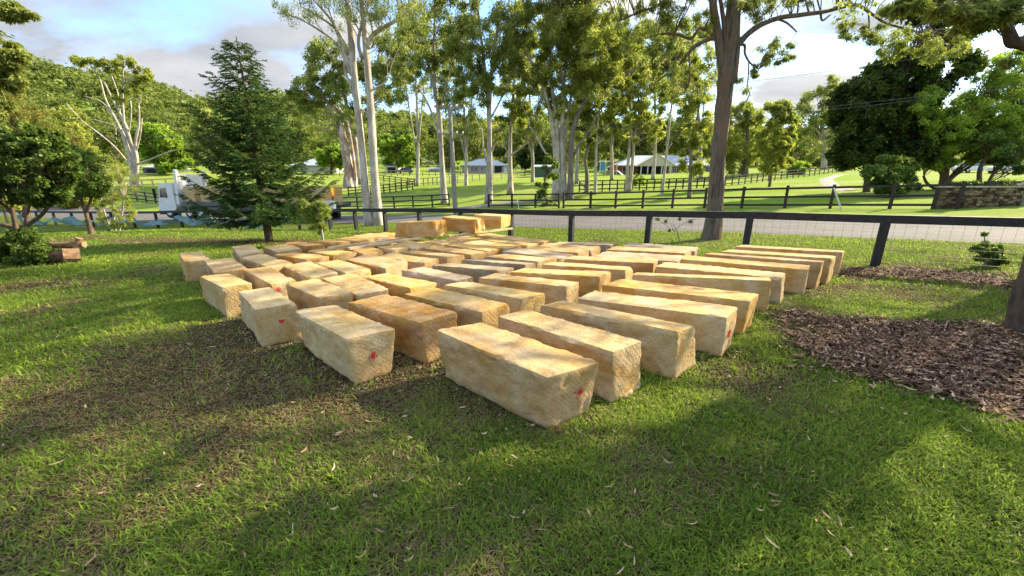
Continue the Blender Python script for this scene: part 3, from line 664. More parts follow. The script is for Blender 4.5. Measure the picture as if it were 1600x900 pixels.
def curve(a, b, n=7, lift=.12, wob=.05, rg=rng):
    a = np.asarray(a, float); b = np.asarray(b, float); t = np.linspace(0, 1, n)[:, None]; L = np.linalg.norm(b - a)
    p = a * (1 - t) + b * t; p[:, 2] += (lift * L * np.sin(np.pi * t[:, 0])) * -1 if lift < 0 else lift * L * np.sin(np.pi * t[:, 0]) * .5
    w = rg.normal(size=(n, 3)) * L * wob; w[0] = 0; w[-1] = 0; w = (w + np.roll(w, 1, 0)) / 2; w[0] = 0; w[-1] = 0
    return p + w
def smooth_poly(P, r, k=4):
    P = np.asarray(P, float); r = np.asarray(r, float); m = len(P)
    if m < 3: 
        t = np.linspace(0, 1, k + 1)[:, None]; return P[0] * (1 - t) + P[-1] * t, np.interp(t[:, 0], [0, 1], r)
    out = []; rr = []
    for i in range(m - 1):
        p0, p1, p2, p3 = P[max(i - 1, 0)], P[i], P[i + 1], P[min(i + 2, m - 1)]
        for j in range(k):
            t = j / k; out.append(.5 * ((2 * p1) + (p2 - p0) * t + (2 * p0 - 5 * p1 + 4 * p2 - p3) * t * t + (3 * p1 - p0 - 3 * p2 + p3) * t ** 3)); rr.append(r[i] * (1 - t) + r[i + 1] * t)
    out.append(P[-1]); rr.append(r[-1]); return np.array(out), np.array(rr)
def tree(name, label, base, trunks, clumps, bark, leafm, ll=.3, lw=.09, n=150, droop=.5, group='trees', cat='tree', limb=.010, limbs=True, twigs=0, tb=.5, tv=.32,
         sprays=9, squash=.8, Y=None, sides=8, flare=1.35, seed=0, dY=0.0, tnoise=.10, wob=.05, up=0.0, extra=None, lift=.25):
    """trunks: polylines of (px, py, width_px[, dY]) in photograph pixels at the tree's own distance; clumps: (px, py, r_px[, dY]) or ('e', px, py, rx, ry, count, r_px)"""
    rg = np.random.default_rng(seed + 11)
    b = hit(*base) if Y is None else at(*base, Y)
    if Y is not None: b[2] = gz(b[0], b[1])
    Y0 = b[1]; S = lambda p: zcam(p) / FPX
    root = empty(name, tuple(b), label, cat, group); mb = MB(); tr = []
    for tk in trunks:
        P = [at(q[0], q[1], Y0 + (q[3] if len(q) > 3 else 0)) for q in tk]; r = [q[2] / 2 * S(p) for q, p in zip(tk, P)]
        if tk[0][1] >= base[1] - 3: P[0] = P[0] * 1.0; P[0][2] = min(P[0][2], gz(P[0][0], P[0][1])) - .12; r[0] *= flare
        P2, r2 = smooth_poly(P, r, 4); mb.tube(P2 - b, r2, sides, noise=tnoise); tr.append((P2, r2))
    cl = []
    for q in clumps:
        if q[0] == 'e':
            _, ex, ey, rx, ry, cnt, rc = q[:7]; dy0 = q[7] if len(q) > 7 else 0
            rc = rc * .78; rx = rx * 1.12; ry = ry * 1.12
            for _ in range(int(cnt * 2.3)):
                a_ = rg.uniform(0, 2 * math.pi); rr = math.sqrt(rg.random()); x_, y_ = ex + rx * rr * math.cos(a_), ey + ry * rr * math.sin(a_)
                depth = rx * math.sqrt(max(0.05, 1 - rr * rr)) * rg.uniform(-1, 1) * Y0 / FPX * .8
                p = at(x_, y_, Y0 + dy0 + depth); cl.append((p, rc * rg.uniform(.75, 1.25) * S(p)))
        else:
            p = at(q[0], q[1], Y0 + (q[3] if len(q) > 3 else 0)); cl.append((p, q[2] * S(p)))
    fol = MB()
    if cl:
        cc = np.array([c for c, _ in cl]); cr_ = np.array([r for _, r in cl])
        V, Q_, T_ = leaves(cc, cr_, int(n * 1.05), ll * .85, lw, droop, squash, tb, tv, sprays, rg=rg, up=up); fol.add(V - b, Q_, tint=T_)
        if limbs:
            allp = np.concatenate([t[0] for t in tr]); allr = np.concatenate([t[1] for t in tr])
            for c, r in cl:
                d = np.linalg.norm(allp - c, axis=1) + np.maximum(0, allp[:, 2] - (c[2] - .35 * np.linalg.norm(allp[:, :2] - c[:2], axis=1))) * 2.2
                i = int(np.argmin(d)); D = np.linalg.norm(allp[i] - c)
                if D < .25 * r: continue
                pts = curve(allp[i], c, 7, lift, wob, rg); r0 = min(allr[i] * .55, limb * D + .008 * r + .004)
                mb.tube(pts - b, np.linspace(r0, r0 * .3, 7), 5, cap=False)
                for _ in range(twigs):
                    s = pts[rg.integers(3, 7)]; dd = rg.normal(size=3); dd /= np.linalg.norm(dd); dd[2] = dd[2] * .8
                    mb.tube(curve(s, c + dd * r * .9, 4, .1, .06, rg) - b, np.linspace(r0 * .35, r0 * .12, 4), 3, cap=False)
        fol.build('crown', leafm, root)
    mb.build('trunk', bark, root, smooth=True)
    return root, b, tr

# --- near twin gum left of centre
tree('gum_tree', 'tall white-barked twin-trunk gum standing between the black fence and the road', (586, 352),
 [[(578,353,13),(572,310,12),(567,250,10.5),(559,170,10.5),(552,100,10),(548,50,9.5),(543,0,8),(540,-60,6)],
  [(592,353,15),(589,320,13),(584,260,11.5),(580,180,10.5),(574,105,10),(571,68,9),(565,0,6.5),(556,-60,5)],
  [(574,75,8),(583,55,7),(600,43,5.5),(625,28,4),(650,5,3)],[(552,112,6),(535,75,5),(520,35,4),(490,0,3)],[(565,90,5),(560,60,4.5),(575,10,4),(590,-30,3)],
  [(549,118,4),(527,70,3.5),(500,48,3),(465,28,2.2),(433,20,1.4)],[(562,150,3.5),(541,118,3.5),(538,95,3)],[(583,140,3),(600,130,2.4),(607,122,2)],[(545,85,4),(525,45,3),(470,10,2)],
  [(568,175,3.5),(552,150,2.6),(545,125,2.2),(540,110,1.6)]],
 [('e',520,12,70,26,17,20),('e',600,8,60,34,16,20),('e',560,-60,120,50,26,30),(505,60,12),(525,70,12),(640,55,14),(650,30,16),(430,5,9),(600,90,12),(612,70,12),(480,22,13),(590,60,10)],
 M_gumbark, L_gum, .17, .035, 130, .65, 'gum trees', 'gum tree', twigs=1, seed=1, sides=20, tnoise=.14)
# --- stringybark in front of the road
tree('stringybark_tree', 'big rough brown-barked gum just behind the fence, with one long bare branch reaching right', (1110, 373),
 [[(1110,375,25),(1117,330,21),(1121,260,20.5),(1128,190,21),(1133,140,22),(1136,95,22),(1140,60,19),(1145,0,15),(1148,-70,11)],
  [(1131,120,14),(1123,60,12),(1116,20,11),(1108,-40,8)],[(1145,130,13),(1150,70,11),(1152,20,9),(1156,-50,6)],[(1134,70,8),(1130,30,6),(1124,-10,5)],
  [(1146,78,11),(1160,62,9.5),(1182,43,8),(1215,29,6.5),(1255,23,5.8),(1290,18,5.2),(1322,10,4.6),(1340,8,4.2),(1362,22,3.8),(1380,34,3.2),(1400,41,2.6),(1440,50,1.6)],
  [(1282,19,3),(1285,32,2.5),(1296,24,2)],[(1215,30,3),(1230,36,2.6),(1245,50,1.6)],[(1357,18,2.4),(1358,40,1.8),(1357,55,1)],
  [(1124,62,7),(1112,60,6),(1098,66,5.4),(1082,76,5),(1062,100,3.6),(1052,110,2)],[(1118,60,5),(1105,48,4),(1092,45,3.8),(1080,60,4.6),(1060,54,4),(1035,53,3),(1010,60,1.6)],
  [(1076,80,3),(1078,110,2.6),(1076,130,2.2),(1068,148,1.6)],[(1050,110,2.6),(1030,125,1.8),(1012,138,1)],[(1040,0,4),(1020,12,3.4),(1000,18,3),(965,34,2)],[(1060,-20,5),(1040,0,4),(1030,20,2)],
  [(1148,72,4),(1163,70,3.8),(1164,84,3.2),(1172,98,2.6),(1186,108,2)],[(1170,96,2.4),(1169,118,1.8),(1166,150,1)],[(1150,175,2.5),(1165,160,2),(1172,145,1.2)]],
 [('e',1215,80,26,16,7,10),('e',1195,105,22,16,4,8),(1165,140,9),(1155,125,8),(1160,160,8),('e',1330,45,22,14,5,9),('e',1400,62,48,24,16,12),('e',1470,72,40,20,10,12),('e',1200,2,60,10,7,12),('e',1180,15,20,22,6,10),('e',1030,50,60,50,20,13),('e',1060,120,45,40,12,11),('e',1090,25,26,30,6,12),
  ('e',1090,-80,170,50,34,30,1),('e',1080,-45,120,30,14,26),('e',1330,-50,90,25,6,22)],
 M_stringy, L_gum, .12, .024, 150, .6, 'gum trees', 'gum tree', twigs=1, seed=2, sides=30, tnoise=.24, flare=1.2)
_sr = [o for o in bpy.data.objects if o.name == 'stringybark_tree'][0]; _sb = np.array(_sr.location); rgs = np.random.default_rng(77)
cc = [np.array([9.6 + 4.6 * math.cos(a) * r, 12.6 + 3.6 * math.sin(a) * r, 9.6 + 4 * rgs.random()]) for a, r in zip(rgs.uniform(0, 6.28, 60), np.sqrt(rgs.random(60)))][:20]  # unseen foliage added above the frame to shade the left lawn
V, Q_, T_ = leaves(np.array(cc), .8, 170, .14, .035, .5, rg=rgs); f = MB(); f.add(V - _sb, Q_, tint=T_); f.build('upper_crown', L_gumgold, _sr); mb = MB()
for c in cc[::2]: mb.tube(curve((8.0, 14.0, 8.8), c, 6, .15, .05, rgs) - _sb, np.linspace(.07, .012, 6), 5, cap=False)
mb.build('limbs', M_stringy, _sr)
# --- big tree at the right edge of the picture
BR = at(1612, 556, 4.45); BR[2] = 0
t_, b_, tr_ = tree('rough_bark_tree', 'dark rough-barked tree at the right edge, rising out of the bark mulch', (1622, 560),
 [[(1628,575,92),(1627,500,70),(1654,400,60),(1700,250,58),(1745,80,54),(1770,-150,46),(1760,-420,30)],
  [(1735,130,34),(1660,84,24),(1600,67,17),(1583,66,15),(1574,45,13),(1560,20,12),(1545,2,11),(1530,-30,9)],[(1583,64,9),(1566,34,6),(1540,8,4.5),(1505,-5,3.5)],[(1600,66,12),(1620,30,9),(1640,-60,7)]],
 [('e',1450,8,60,16,10,13),('e',1530,22,40,18,8,13),('e',1580,8,40,16,8,14),(1500,40,12),(1575,95,12)],
 M_brownbark, L_gum, .09, .016, 190, .6, 'gum trees', 'tree', twigs=1, seed=3, sides=36, tnoise=.26, Y=4.4, limb=.006, flare=1.25)
# its high crown above the picture, plus clumps added to shade the lawn
rgc = np.random.default_rng(5)
cc = [np.array([8.3 + 3.4 * math.cos(a) * r, 7.3 + 3.0 * math.sin(a) * r, 5.2 + 3.2 * rgc.random() + .3 * r]) for a, r in zip(rgc.uniform(0, 6.28, 46), np.sqrt(rgc.random(46)))]
def pxy(p): zc_ = zcam(p); return 800 + 600 * p[0] / zc_, 450 - 600 * (p[1] * sp + (p[2] - CAM_H) * cp) / zc_
cc = [c for c in cc if pxy(c)[0] > 1660 or pxy(c)[1] < 30]
cc += [c for c in (np.array([8.6 + 3.6 * math.cos(a) * r, 10.4 + 2.8 * math.sin(a) * r, 7.4 + 2.4 * rgc.random()]) for a, r in zip(rgc.uniform(0, 6.28, 38), np.sqrt(rgc.random(38)))) if pxy(c)[1] < -30]
V, Q_, T_ = leaves(np.array(cc), .5, 190, .13, .038, .5, rg=rgc); f = MB(); f.add(V - b_, Q_, tint=T_); f.build('crown', L_gum, t_); mb = MB()
for c in cc[::2]: mb.tube(curve((6.2, 5.0, 5.6), c, 6, .15, .05, rgc) - b_, np.linspace(.03, .008, 6), 5, cap=False)
mb.tube(smooth_poly([(5.9, 3.8, 3.2), (6.0, 4.3, 4.6), (6.2, 5.0, 5.6), (7.4, 6.4, 6.6)], [.15, .12, .09, .05])[0] - b_, smooth_poly([(0,0,0)] * 4, [.15, .12, .09, .05])[1], 8)
mb.build('limbs', M_brownbark, t_)
# trees standing right of the picture, whose crowns shade the lawn
def shade_tree(x, y, h, r, n, label, seed):
    rg = np.random.default_rng(seed); z = gz(x, y); root = empty('gum_tree', (x, y, z), label, 'gum tree', 'gum trees'); mb = MB(); top = np.array([0, 0, h])
    mb.tube(smooth_poly([(0, 0, -.2), (.1, .1, h * .3), (-.1, .1, h * .6), (0, 0, h)], [.34, .27, .2, .06])[0], smooth_poly([(0,0,0)] * 4, [.34, .27, .2, .06])[1], 10)
    cc = []
    for _ in range(n):
        a_ = rg.uniform(0, 6.28); rr = math.sqrt(rg.random()) * r; c = np.array([rr * math.cos(a_), rr * math.sin(a_), h * rg.uniform(.42, 1.02)]); q_ = c + (x, y, z)
        if 0 < zcam(q_) and pxy(q_)[0] < 1680 and pxy(q_)[1] > -10: continue
        cc.append(c)
        mb.tube(curve((0, 0, max(1.5, c[2] - rr * .4 - .6)), c, 6, .2, .04, rg), np.linspace(.06, .015, 6), 4, cap=False)
    mb.build('trunk', M_brownbark, root, smooth=True)
    V, Q_, T_ = leaves(np.array(cc), .7, 120, .15, .045, .5, rg=rg); f = MB(); f.add(V, Q_, tint=T_); f.build('crown', L_gum, root)
shade_tree(12.6, 8.4, 10.5, 4.2, 40, 'grey gum outside the right edge, beyond the rough-barked tree', 21)
shade_tree(21.5, 12.5, 13.5, 4.6, 50, 'tall grey gum outside the right edge near the road', 22)
shade_tree(10.5, 1.2, 9, 3.4, 30, 'grey gum behind the right edge, nearest the viewer', 23)

# --- gums across the road
G = dict(group='gum trees', cat='gum tree')
tree('gum_tree', 'pale gum with upswept stems just left of the power pole', (694, 317),
 [[(695,319,10),(692,280,9),(689,230,8),(687,190,8),(683,160,7),(672,110,5),(655,60,4),(640,10,3)],[(688,200,6),(680,130,5),(678,60,4),(682,0,3)],[(690,230,4),(676,180,3.4),(655,140,2.4),(620,125,1.6)],[(692,262,2.6),(675,254,2),(655,247,1.4)],[(688,170,4),(700,120,3),(712,70,2.4)]],
 [('e',680,40,56,46,30,17),('e',640,110,30,20,8,11),('e',700,120,26,40,10,11),('e',690,-40,70,30,14,22)], M_gumgrey, L_gum, .34, .10, 170, seed=31, **G)
tree('gum_tree', 'pale double-stemmed gum beside the left end of the gate fence', (763, 318),
 [[(761,319,7),(763,270,6.5),(764,200,6),(760,130,5),(752,60,4),(745,0,3)],[(765,319,8),(766,260,7),(765,180,6),(768,110,5),(778,40,4)],[(763,262,3.5),(756,235,3),(752,200,2.4)],[(766,240,3),(776,222,2.2)],[(764,190,3.4),(785,150,2.6),(800,110,2)]],
 [('e',755,60,50,56,34,16),('e',740,135,32,32,13,12),('e',795,110,24,34,9,12),('e',760,-40,60,30,12,22)], M_gumgrey, L_gum, .34, .10, 170, seed=32, **G)
tree('gum_tree', 'single pale gum alone on the grass, right of the double-stemmed gum', (796, 303),
 [[(797,304,9),(797,270,7.5),(797,235,6.5),(798,200,5),(802,150,4),(806,90,3)],[(798,243,3),(812,232,2.6),(826,222,2)],[(797,245,2.6),(789,230,1.8)],[(799,185,3),(815,160,2.2),(830,140,1.6)]],
 [('e',805,120,34,52,22,12),('e',800,180,24,22,8,9),('e',812,40,40,34,12,15)], M_gumgrey, L_gumgold, .4, .12, 150, seed=33, **G)
tree('gum_tree', 'pale many-stemmed gum at the left of the gum cluster', (868, 309),
 [[(866,311,8),(868,270,8),(866,215,7),(858,170,6),(842,120,5),(820,80,3.5),(800,50,2.5)],[(872,311,9),(872,250,8),(870,190,6),(862,130,5),(860,60,4),(864,-10,3)],[(867,255,4.4),(850,235,3.4),(838,212,2.6),(828,198,1.8)],[(868,205,4),(880,150,3.4),(884,90,2.8)]],
 [('e',840,60,50,56,30,16),('e',868,20,46,50,20,16),('e',835,150,26,26,9,11),('e',860,-50,70,25,12,22)], M_gumbark, L_gum, .34, .10, 170, seed=34, **G)
tree('gum_tree', 'thick pale gum in the middle of the gum cluster', (880, 309),
 [[(880,311,10),(880,260,8.5),(878,200,7),(880,140,5.5),(872,60,4),(870,0,3)],[(881,230,5),(888,180,4.5),(896,120,3.6),(905,60,3)],[(879,180,3),(866,150,2.4),(858,110,2)]],
 [('e',885,90,42,50,20,14),('e',890,20,50,40,18,16),('e',872,160,30,24,8,10)], M_gumgrey, L_gumgold, .34, .10, 170, seed=35, **G)
tree('gum_tree', 'dark-trunked leaning gum at the right of the gum cluster', (890, 310),
 [[(890,314,9),(892,270,8.5),(893,220,8),(900,185,7),(914,158,6.4),(920,120,5),(919,60,4),(924,0,3)],[(893,250,4.4),(903,230,3.4),(920,205,2.6),(934,180,2)],[(914,160,4),(930,120,3),(945,80,2.4)]],
 [('e',925,60,46,56,28,15),('e',935,130,34,34,14,12),('e',930,-30,60,30,14,22)], M_gumdark, L_gumgold, .34, .10, 170, seed=36, **G)
tree('gum_tree', 'short crooked dead-limbed gum just right of the gum cluster', (917, 302),
 [[(917,304,6),(917,270,5.5),(914,250,4.6),(918,232,4),(920,200,3.4),(921,150,3),(923,100,2)],[(917,296,2.2),(906,284,1.8),(900,272,1.4)],[(917,298,1.8),(908,302,1.4),(897,303,1)]],
 [('e',922,130,26,44,13,11),('e',918,195,26,22,8,9)], M_gumdark, L_gum, .4, .12, 150, seed=37, **G)
tree('gum_tree', 'slim straight gum with a white upper trunk, left of the play equipment', (930, 304),
 [[(930,306,4),(931,260,4),(933,215,3.4),(938,160,3),(948,100,2),(955,50,1.6)],[(934,210,2.4),(950,190,1.8),(960,165,1.4)]],
 [('e',955,120,30,60,20,12),('e',960,190,26,24,10,9),('e',965,60,36,40,14,14)], M_gumbark, L_gumgold, .4, .12, 160, seed=38, **G)
tree('gum_tree', 'white twin-stem gum in front of the brick house gable', (980, 299),
 [[(979,301,5),(981,260,4.6),(984,225,4),(986,180,3.6),(980,130,2.4)],[(983,301,5),(988,255,4.6),(991,220,4),(996,190,3.4),(1005,140,2.6)],[(985,200,2.4),(1000,175,2),(1012,160,1.4)]],
 [('e',1000,150,40,40,22,12),('e',985,90,44,50,22,14),('e',1010,200,26,20,9,9)], M_gumbark, L_gumgold, .4, .12, 160, seed=39, **G)
tree('gum_tree', 'slender white gum leaning right before the house roof', (1036, 306),
 [[(1034,308,4.6),(1037,280,4.2),(1042,235,4),(1046,190,3.4),(1052,150,2.8),(1058,110,2)],[(1043,233,2),(1050,224,1.4)]],
 [('e',1050,110,30,40,14,12),('e',1040,60,40,40,14,14)], M_gumbark, L_gum, .36, .11, 150, seed=40, **G)
tree('gum_tree', 'dark slim gum right of the house, behind the far fence', (1077, 308),
 [[(1077,310,5.6),(1079,270,5),(1080,240,4.4),(1086,200,3.8),(1092,170,2.8),(1094,130,2)],[(1080,250,2.6),(1095,235,2)]],
 [('e',1090,185,26,34,16,10),('e',1085,250,22,24,10,8),('e',1080,130,30,36,12,12)], M_gumdark, L_gumgold, .32, .10, 150, seed=41, **G)
for k_, (bx_, by_, Yb_, cx_, cy_, rx_, ry_, n_, lf_, lab_) in enumerate((
  (728, 296, 66, 722, 120, 40, 80, 40, L_gum, 'farther gum between the power pole and the double-stemmed gum'),
  (832, 292, 70, 826, 130, 34, 76, 36, L_gumgold, 'farther gum left of the many-stemmed cluster, behind its limbs'),
  (652, 292, 68, 648, 90, 34, 70, 30, L_gum, 'farther gum left of the pale upswept gum'),
  (956, 286, 74, 948, 110, 38, 80, 42, L_gumgold, 'farther gum behind the slim gums, left of the play fort'),
  (1020, 282, 72, 1022, 110, 40, 76, 42, L_gumgold, 'farther gum before the brick house, between the white gums'),
  (900, 290, 64, 900, 120, 30, 80, 34, L_gum, 'farther gum just behind the gum cluster'),
  (1095, 284, 70, 1086, 100, 36, 70, 34, L_gumgold, 'farther gum behind the rough brown trunk'))):
    tree('gum_tree', lab_, (bx_, by_), [[(bx_, by_ + 1, 5), ((bx_ + cx_) / 2 + 3, (by_ + cy_) / 2 + 20, 4), (cx_, cy_, 3), (cx_ - 3, cy_ - 50, 1.6)], [(bx_ + 1, by_ - 60, 3), (cx_ + 16, cy_ + 30, 2)], [(bx_ - 1, by_ - 50, 3), (cx_ - 18, cy_ + 20, 2)]],
      [('e', cx_, cy_, rx_, ry_, n_, 12)], M_gumgrey if k_ % 2 else M_gumbark, lf_, .5, .14, 160, seed=140 + k_, Y=Yb_, **G)
tree('casuarina_tree', 'bright feathery tree right of the rough brown trunk', (1165, 276),
 [[(1165,277,8),(1166,250,6),(1168,210,5),(1166,175,3)],[(1166,262,3),(1178,245,2.4),(1188,232,1.8)]],
 [('e',1160,205,34,44,34,11),('e',1150,250,28,18,12,9),('e',1172,176,20,16,9,9)], M_gumdark, L_gumgold, .6, .12, 190, .7, seed=42, group='background trees', cat='tree')
tree('casuarina_tree', 'olive feathery tree with thin dark trunk below the cloud gap', (1202, 292),
 [[(1202,293,3.6),(1206,262,3),(1209,230,2.6),(1210,190,2)]],
 [('e',1212,205,30,42,30,10),('e',1208,250,26,18,10,8),('e',1225,172,14,14,6,8)], M_gumdark, L_gumgold, .5, .11, 180, .7, seed=43, group='background trees', cat='tree')
tree('tall_tree', 'tall grey-green tree with hazy bare lower limbs left of the dark fig', (1288, 262),
 [[(1288,264,7),(1287,230,6),(1285,190,5),(1286,155,3)],[(1287,225,3),(1275,190,2.4),(1262,165,1.6)],[(1287,225,3),(1300,185,2.4),(1310,160,1.6)]],
 [('e',1285,165,34,26,20,11),('e',1282,205,42,30,18,11),('e',1310,135,18,18,6,9)], M_gumgrey, L_gum, .6, .18, 150, .4, seed=44, group='background trees', cat='tree', tb=.42, Y=88)
tree('fig_tree', 'huge dark dense tree right of the driveway', (1354, 300),
 [[(1354,301,8),(1356,270,8),(1362,230,8),(1380,180,7),(1400,130,5)],[(1358,262,5),(1340,220,4),(1335,190,3)],[(1362,240,5),(1400,210,4),(1430,190,3)]],
 [('e',1360,180,52,66,46,15),('e',1418,140,52,54,38,15),('e',1475,95,50,40,20,15),('e',1345,240,40,28,22,12),('e',1335,155,30,30,14,12),('e',1440,210,60,40,30,15),('e',1480,30,60,30,12,15)], M_brownbark, L_dark, .34, .20, 240, .3, seed=45, group='garden trees right', cat='tree', tb=.42)
tree('round_shrub', 'rounded glossy shrub with brighter leaves behind the far fence, under the dark tree', (1394, 308),
 [[(1394,309,5),(1394,280,4)]], [('e',1392,270,36,22,24,9),('e',1405,292,30,12,9,8),('e',1372,282,16,18,7,8),(1430,262,7),(1380,246,6),(1418,250,7)], M_brownbark, L_shrub, .20, .13, 230, .2, seed=46, group='garden trees right', cat='shrub', tb=.62)
tree('shade_tree', 'bright green spreading tree with thick forked trunk behind the stone wall', (1476, 295),
 [[(1476,297,13),(1475,280,11),(1478,262,10),(1490,235,7),(1510,200,5)],[(1478,284,6),(1490,272,5),(1498,262,4)],[(1475,275,7),(1455,245,5),(1450,220,4)],[(1470,295,5),(1450,288,4),(1443,275,3)],[(1480,262,6),(1530,235,4.6),(1570,215,3)]],
 [('e',1500,200,74,38,46,14),('e',1460,165,30,30,12,12,-3),('e',1560,165,60,46,40,15),('e',1600,120,50,40,24,16),('e',1475,240,46,22,20,11),('e',1610,200,50,40,20,16),('e',1640,150,50,60,16,18)], M_brownbark, L_bright, .20, .10, 230, .3, seed=47, group='garden trees right', cat='tree', tb=.62, squash=.5)
tree('shade_tree', 'darker green tree with two thin dark trunks at the right end of the stone wall', (1532, 296),
 [[(1531,297,7),(1530,280,6),(1532,262,5),(1545,240,4)],[(1538,297,4),(1546,282,4),(1556,266,3.4),(1575,250,2.4)]],
 [('e',1560,225,56,26,26,12,1),('e',1600,250,40,18,12,11)], M_brownbark, L_shrub, .2, .11, 220, .3, seed=48, group='garden trees right', cat='tree', squash=.5)
tree('small_bush', 'small round bright bush on the lawn left of the driveway', (1246, 272), [[(1246,274,3),(1246,264,2)]], [('e',1246,262,14,8,14,6)], M_brownbark, L_bright, .5, .25, 150, .2, seed=49, group='garden shrubs', cat='bush')
tree('small_bush', 'pale grey-green bush beside the far end of the driveway', (1290, 262), [[(1288,264,3),(1288,254,2)]], [('e',1288,246,24,14,18,8)], M_brownbark, L_gum, .6, .25, 150, .2, seed=50, group='garden shrubs', cat='bush', tb=.6)
tree('small_bush', 'leafy sapling growing in front of the gum cluster', (856, 322), [[(856,323,2),(852,300,1.6),(850,285,1)]], [('e',862,262,13,18,9,6),('e',846,296,10,12,7,5),('e',858,318,10,6,5,4)], M_brownbark, L_shrub, .22, .12, 110, .3, seed=51, group='garden shrubs', cat='bush', tb=.7)
tree('small_bush', 'sparse young shrub on the grass in front of the brick house', (1000, 290), [[(1000,292,1.4),(1000,282,1)]], [('e',1003,280,14,10,8,5)], M_brownbark, L_bright, .3, .15, 60, .3, seed=52, group='garden shrubs', cat='bush')
# --- left side
tree('gum_tree', 'sparse half-dead pale gum with tufts of leaves at the top, left of the conifer', (211, 291),
 [[(209,293,8),(207,262,7.5),(200,235,6),(192,210,4.6),(180,185,3.4),(165,155,2.2),(155,120,1.6),(140,100,1)],[(212,293,7),(212,260,6),(206,230,5),(196,195,3.6),(178,160,2.6),(163,128,1.6)],[(213,285,6),(214,250,5),(211,225,4),(217,195,3),(217,165,2)],
  [(208,236,3.6),(196,205,3.2),(192,160,2.6),(192,125,2),(193,95,1.2)],[(206,262,2.4),(180,230,2.2),(150,205,1.8),(130,190,1.4),(105,163,1)],[(213,257,3),(235,249,2.4),(262,238,1.8),(278,234,1.2)],[(196,205,2),(175,195,1.4),(143,186,1)],[(213,235,2.4),(219,212,2),(222,185,1.4)],[(178,185,2),(160,160,1.6),(130,150,1)],[(200,215,2),(205,180,1.6),(204,157,1.2)],[(188,190,2),(185,150,1.6),(175,120,1.2)]],
 [('e',131,94,15,7,6,7),('e',160,95,10,9,4,6),('e',192,97,16,10,6,7),('e',222,116,12,12,7,7),('e',214,134,12,8,4,6),('e',178,108,10,8,3,5),('e',190,150,14,10,3,6)], M_gumbark, L_gumgold, .40, .15, 130, .4, limb=.005, seed=60, group='gum trees', cat='gum tree', sides=7)
def stump_tree():
    tree('broken_gum_tree', 'reddish broken gum trunk with peeling bark, left of the white twin gum', (545, 293),
     [[(548,296,15),(545,270,14),(541,240,12),(536,215,10),(533,195,8),(529,180,5)],[(556,296,6),(554,260,5),(550,230,4.4),(546,205,3.4),(543,190,2)],[(540,225,5),(529,205,4),(526,185,2.5)]],
     [('e',540,190,22,14,6,7)], M_redbark, L_gum, .3, .09, 60, seed=61, group='gum trees', cat='gum tree', sides=12, tnoise=.3)
stump_tree()
tree('gum_tree', 'slim white gum between the broken trunk and the twin gum', (558, 279), [[(558,280,4),(557,250,3.6),(555,215,3),(552,195,2)]], [('e',545,190,20,16,8,8)], M_gumbark, L_gum, .5, .14, 120, seed=62, group='gum trees', cat='gum tree')
tree('gum_tree', 'broad leafy gum behind the white twin gum, reaching left over the sky', (560, 262),
 [[(560,264,8),(555,220,7),(545,180,6),(535,130,5),(525,90,3)],[(555,215,4),(575,170,4),(600,120,3)],[(550,190,4),(515,160,3),(490,140,2)]],
 [('e',515,95,32,34,22,12),('e',500,140,40,24,20,12),('e',560,130,50,40,26,13),('e',470,155,26,16,10,10),('e',600,110,36,50,22,13),('e',625,60,36,40,14,14),('e',520,185,60,22,18,13)], M_gumgrey, L_gum, .55, .17, 130, .45, seed=63, group='gum trees', cat='gum tree', tb=.52, Y=72)
tree('garden_tree', 'dense dark-leaved tree at the left edge with rusty new leaves at its crown', (30, 412),
 [[(26,414,9),(26,390,8),(25,362,7),(22,340,6),(18,322,4)],[(26,365,7),(45,350,6),(66,335,5),(78,318,4)],[(24,360,7),(8,352,6),(-20,350,5)],[(40,352,5),(42,335,4),(46,320,3)],[(20,335,5),(8,322,4),(-6,312,3)]],
 [('e',15,265,62,46,30,12),('e',72,252,44,44,20,11),('e',100,275,26,26,8,9),('e',50,215,40,20,7,9),(118,262,8),(-5,212,12),(40,196,9),('e',-30,250,40,60,20,18),('e',28,392,44,26,34,13),('e',-10,400,30,20,10,13),('e',60,305,40,14,12,11)], M_brownbark, L_shrub, .085, .05, 170, .25, seed=64, group='trees on the left lawn', cat='tree', twigs=1, tb=.42)
tree('garden_tree', 'rusty and yellow-green foliage tree behind the dark left tree', (40, 345), [[(40,346,8),(42,300,6),(44,250,4)]],
 [('e',30,215,60,44,34,14),('e',85,240,44,38,22,13),('e',15,165,26,30,12,12)], M_brownbark, L_rusty, .16, .09, 220, .25, seed=65, group='trees on the left lawn', cat='tree', tb=.55)
tree('garden_tree', 'small tree with forked pale-brown trunk beyond the dark left tree', (142, 366),
 [[(144,367,7),(139,350,6),(134,332,5),(128,320,4),(118,312,3)],[(134,332,5),(140,318,4),(143,305,3)],[(130,325,4),(126,305,3)],[(128,320,4),(110,310,3),(100,305,2)]],
 [('e',122,272,32,32,32,11),('e',145,290,24,16,12,9),('e',100,300,30,14,9,9),('e',110,250,30,20,10,10)], M_brownbark, L_shrub, .10, .06, 120, .25, seed=66, group='trees on the left lawn', cat='tree', twigs=1, tb=.66)
tree('garden_tree', 'thin airy olive shrub-tree right of the small forked tree', (178, 362),
 [[(180,364,3),(178,340,2.4),(176,310,2)],[(184,364,2.6),(190,340,2.2),(193,310,1.8)],[(176,364,2),(168,345,1.6),(160,320,1.2)]],
 [('e',178,285,32,30,22,9),('e',180,330,28,20,14,7),('e',172,350,20,10,6,6)], M_gumgrey, L_gumgold, .09, .035, 130, .3, seed=67, group='trees on the left lawn', cat='tree', twigs=2, tb=.45)
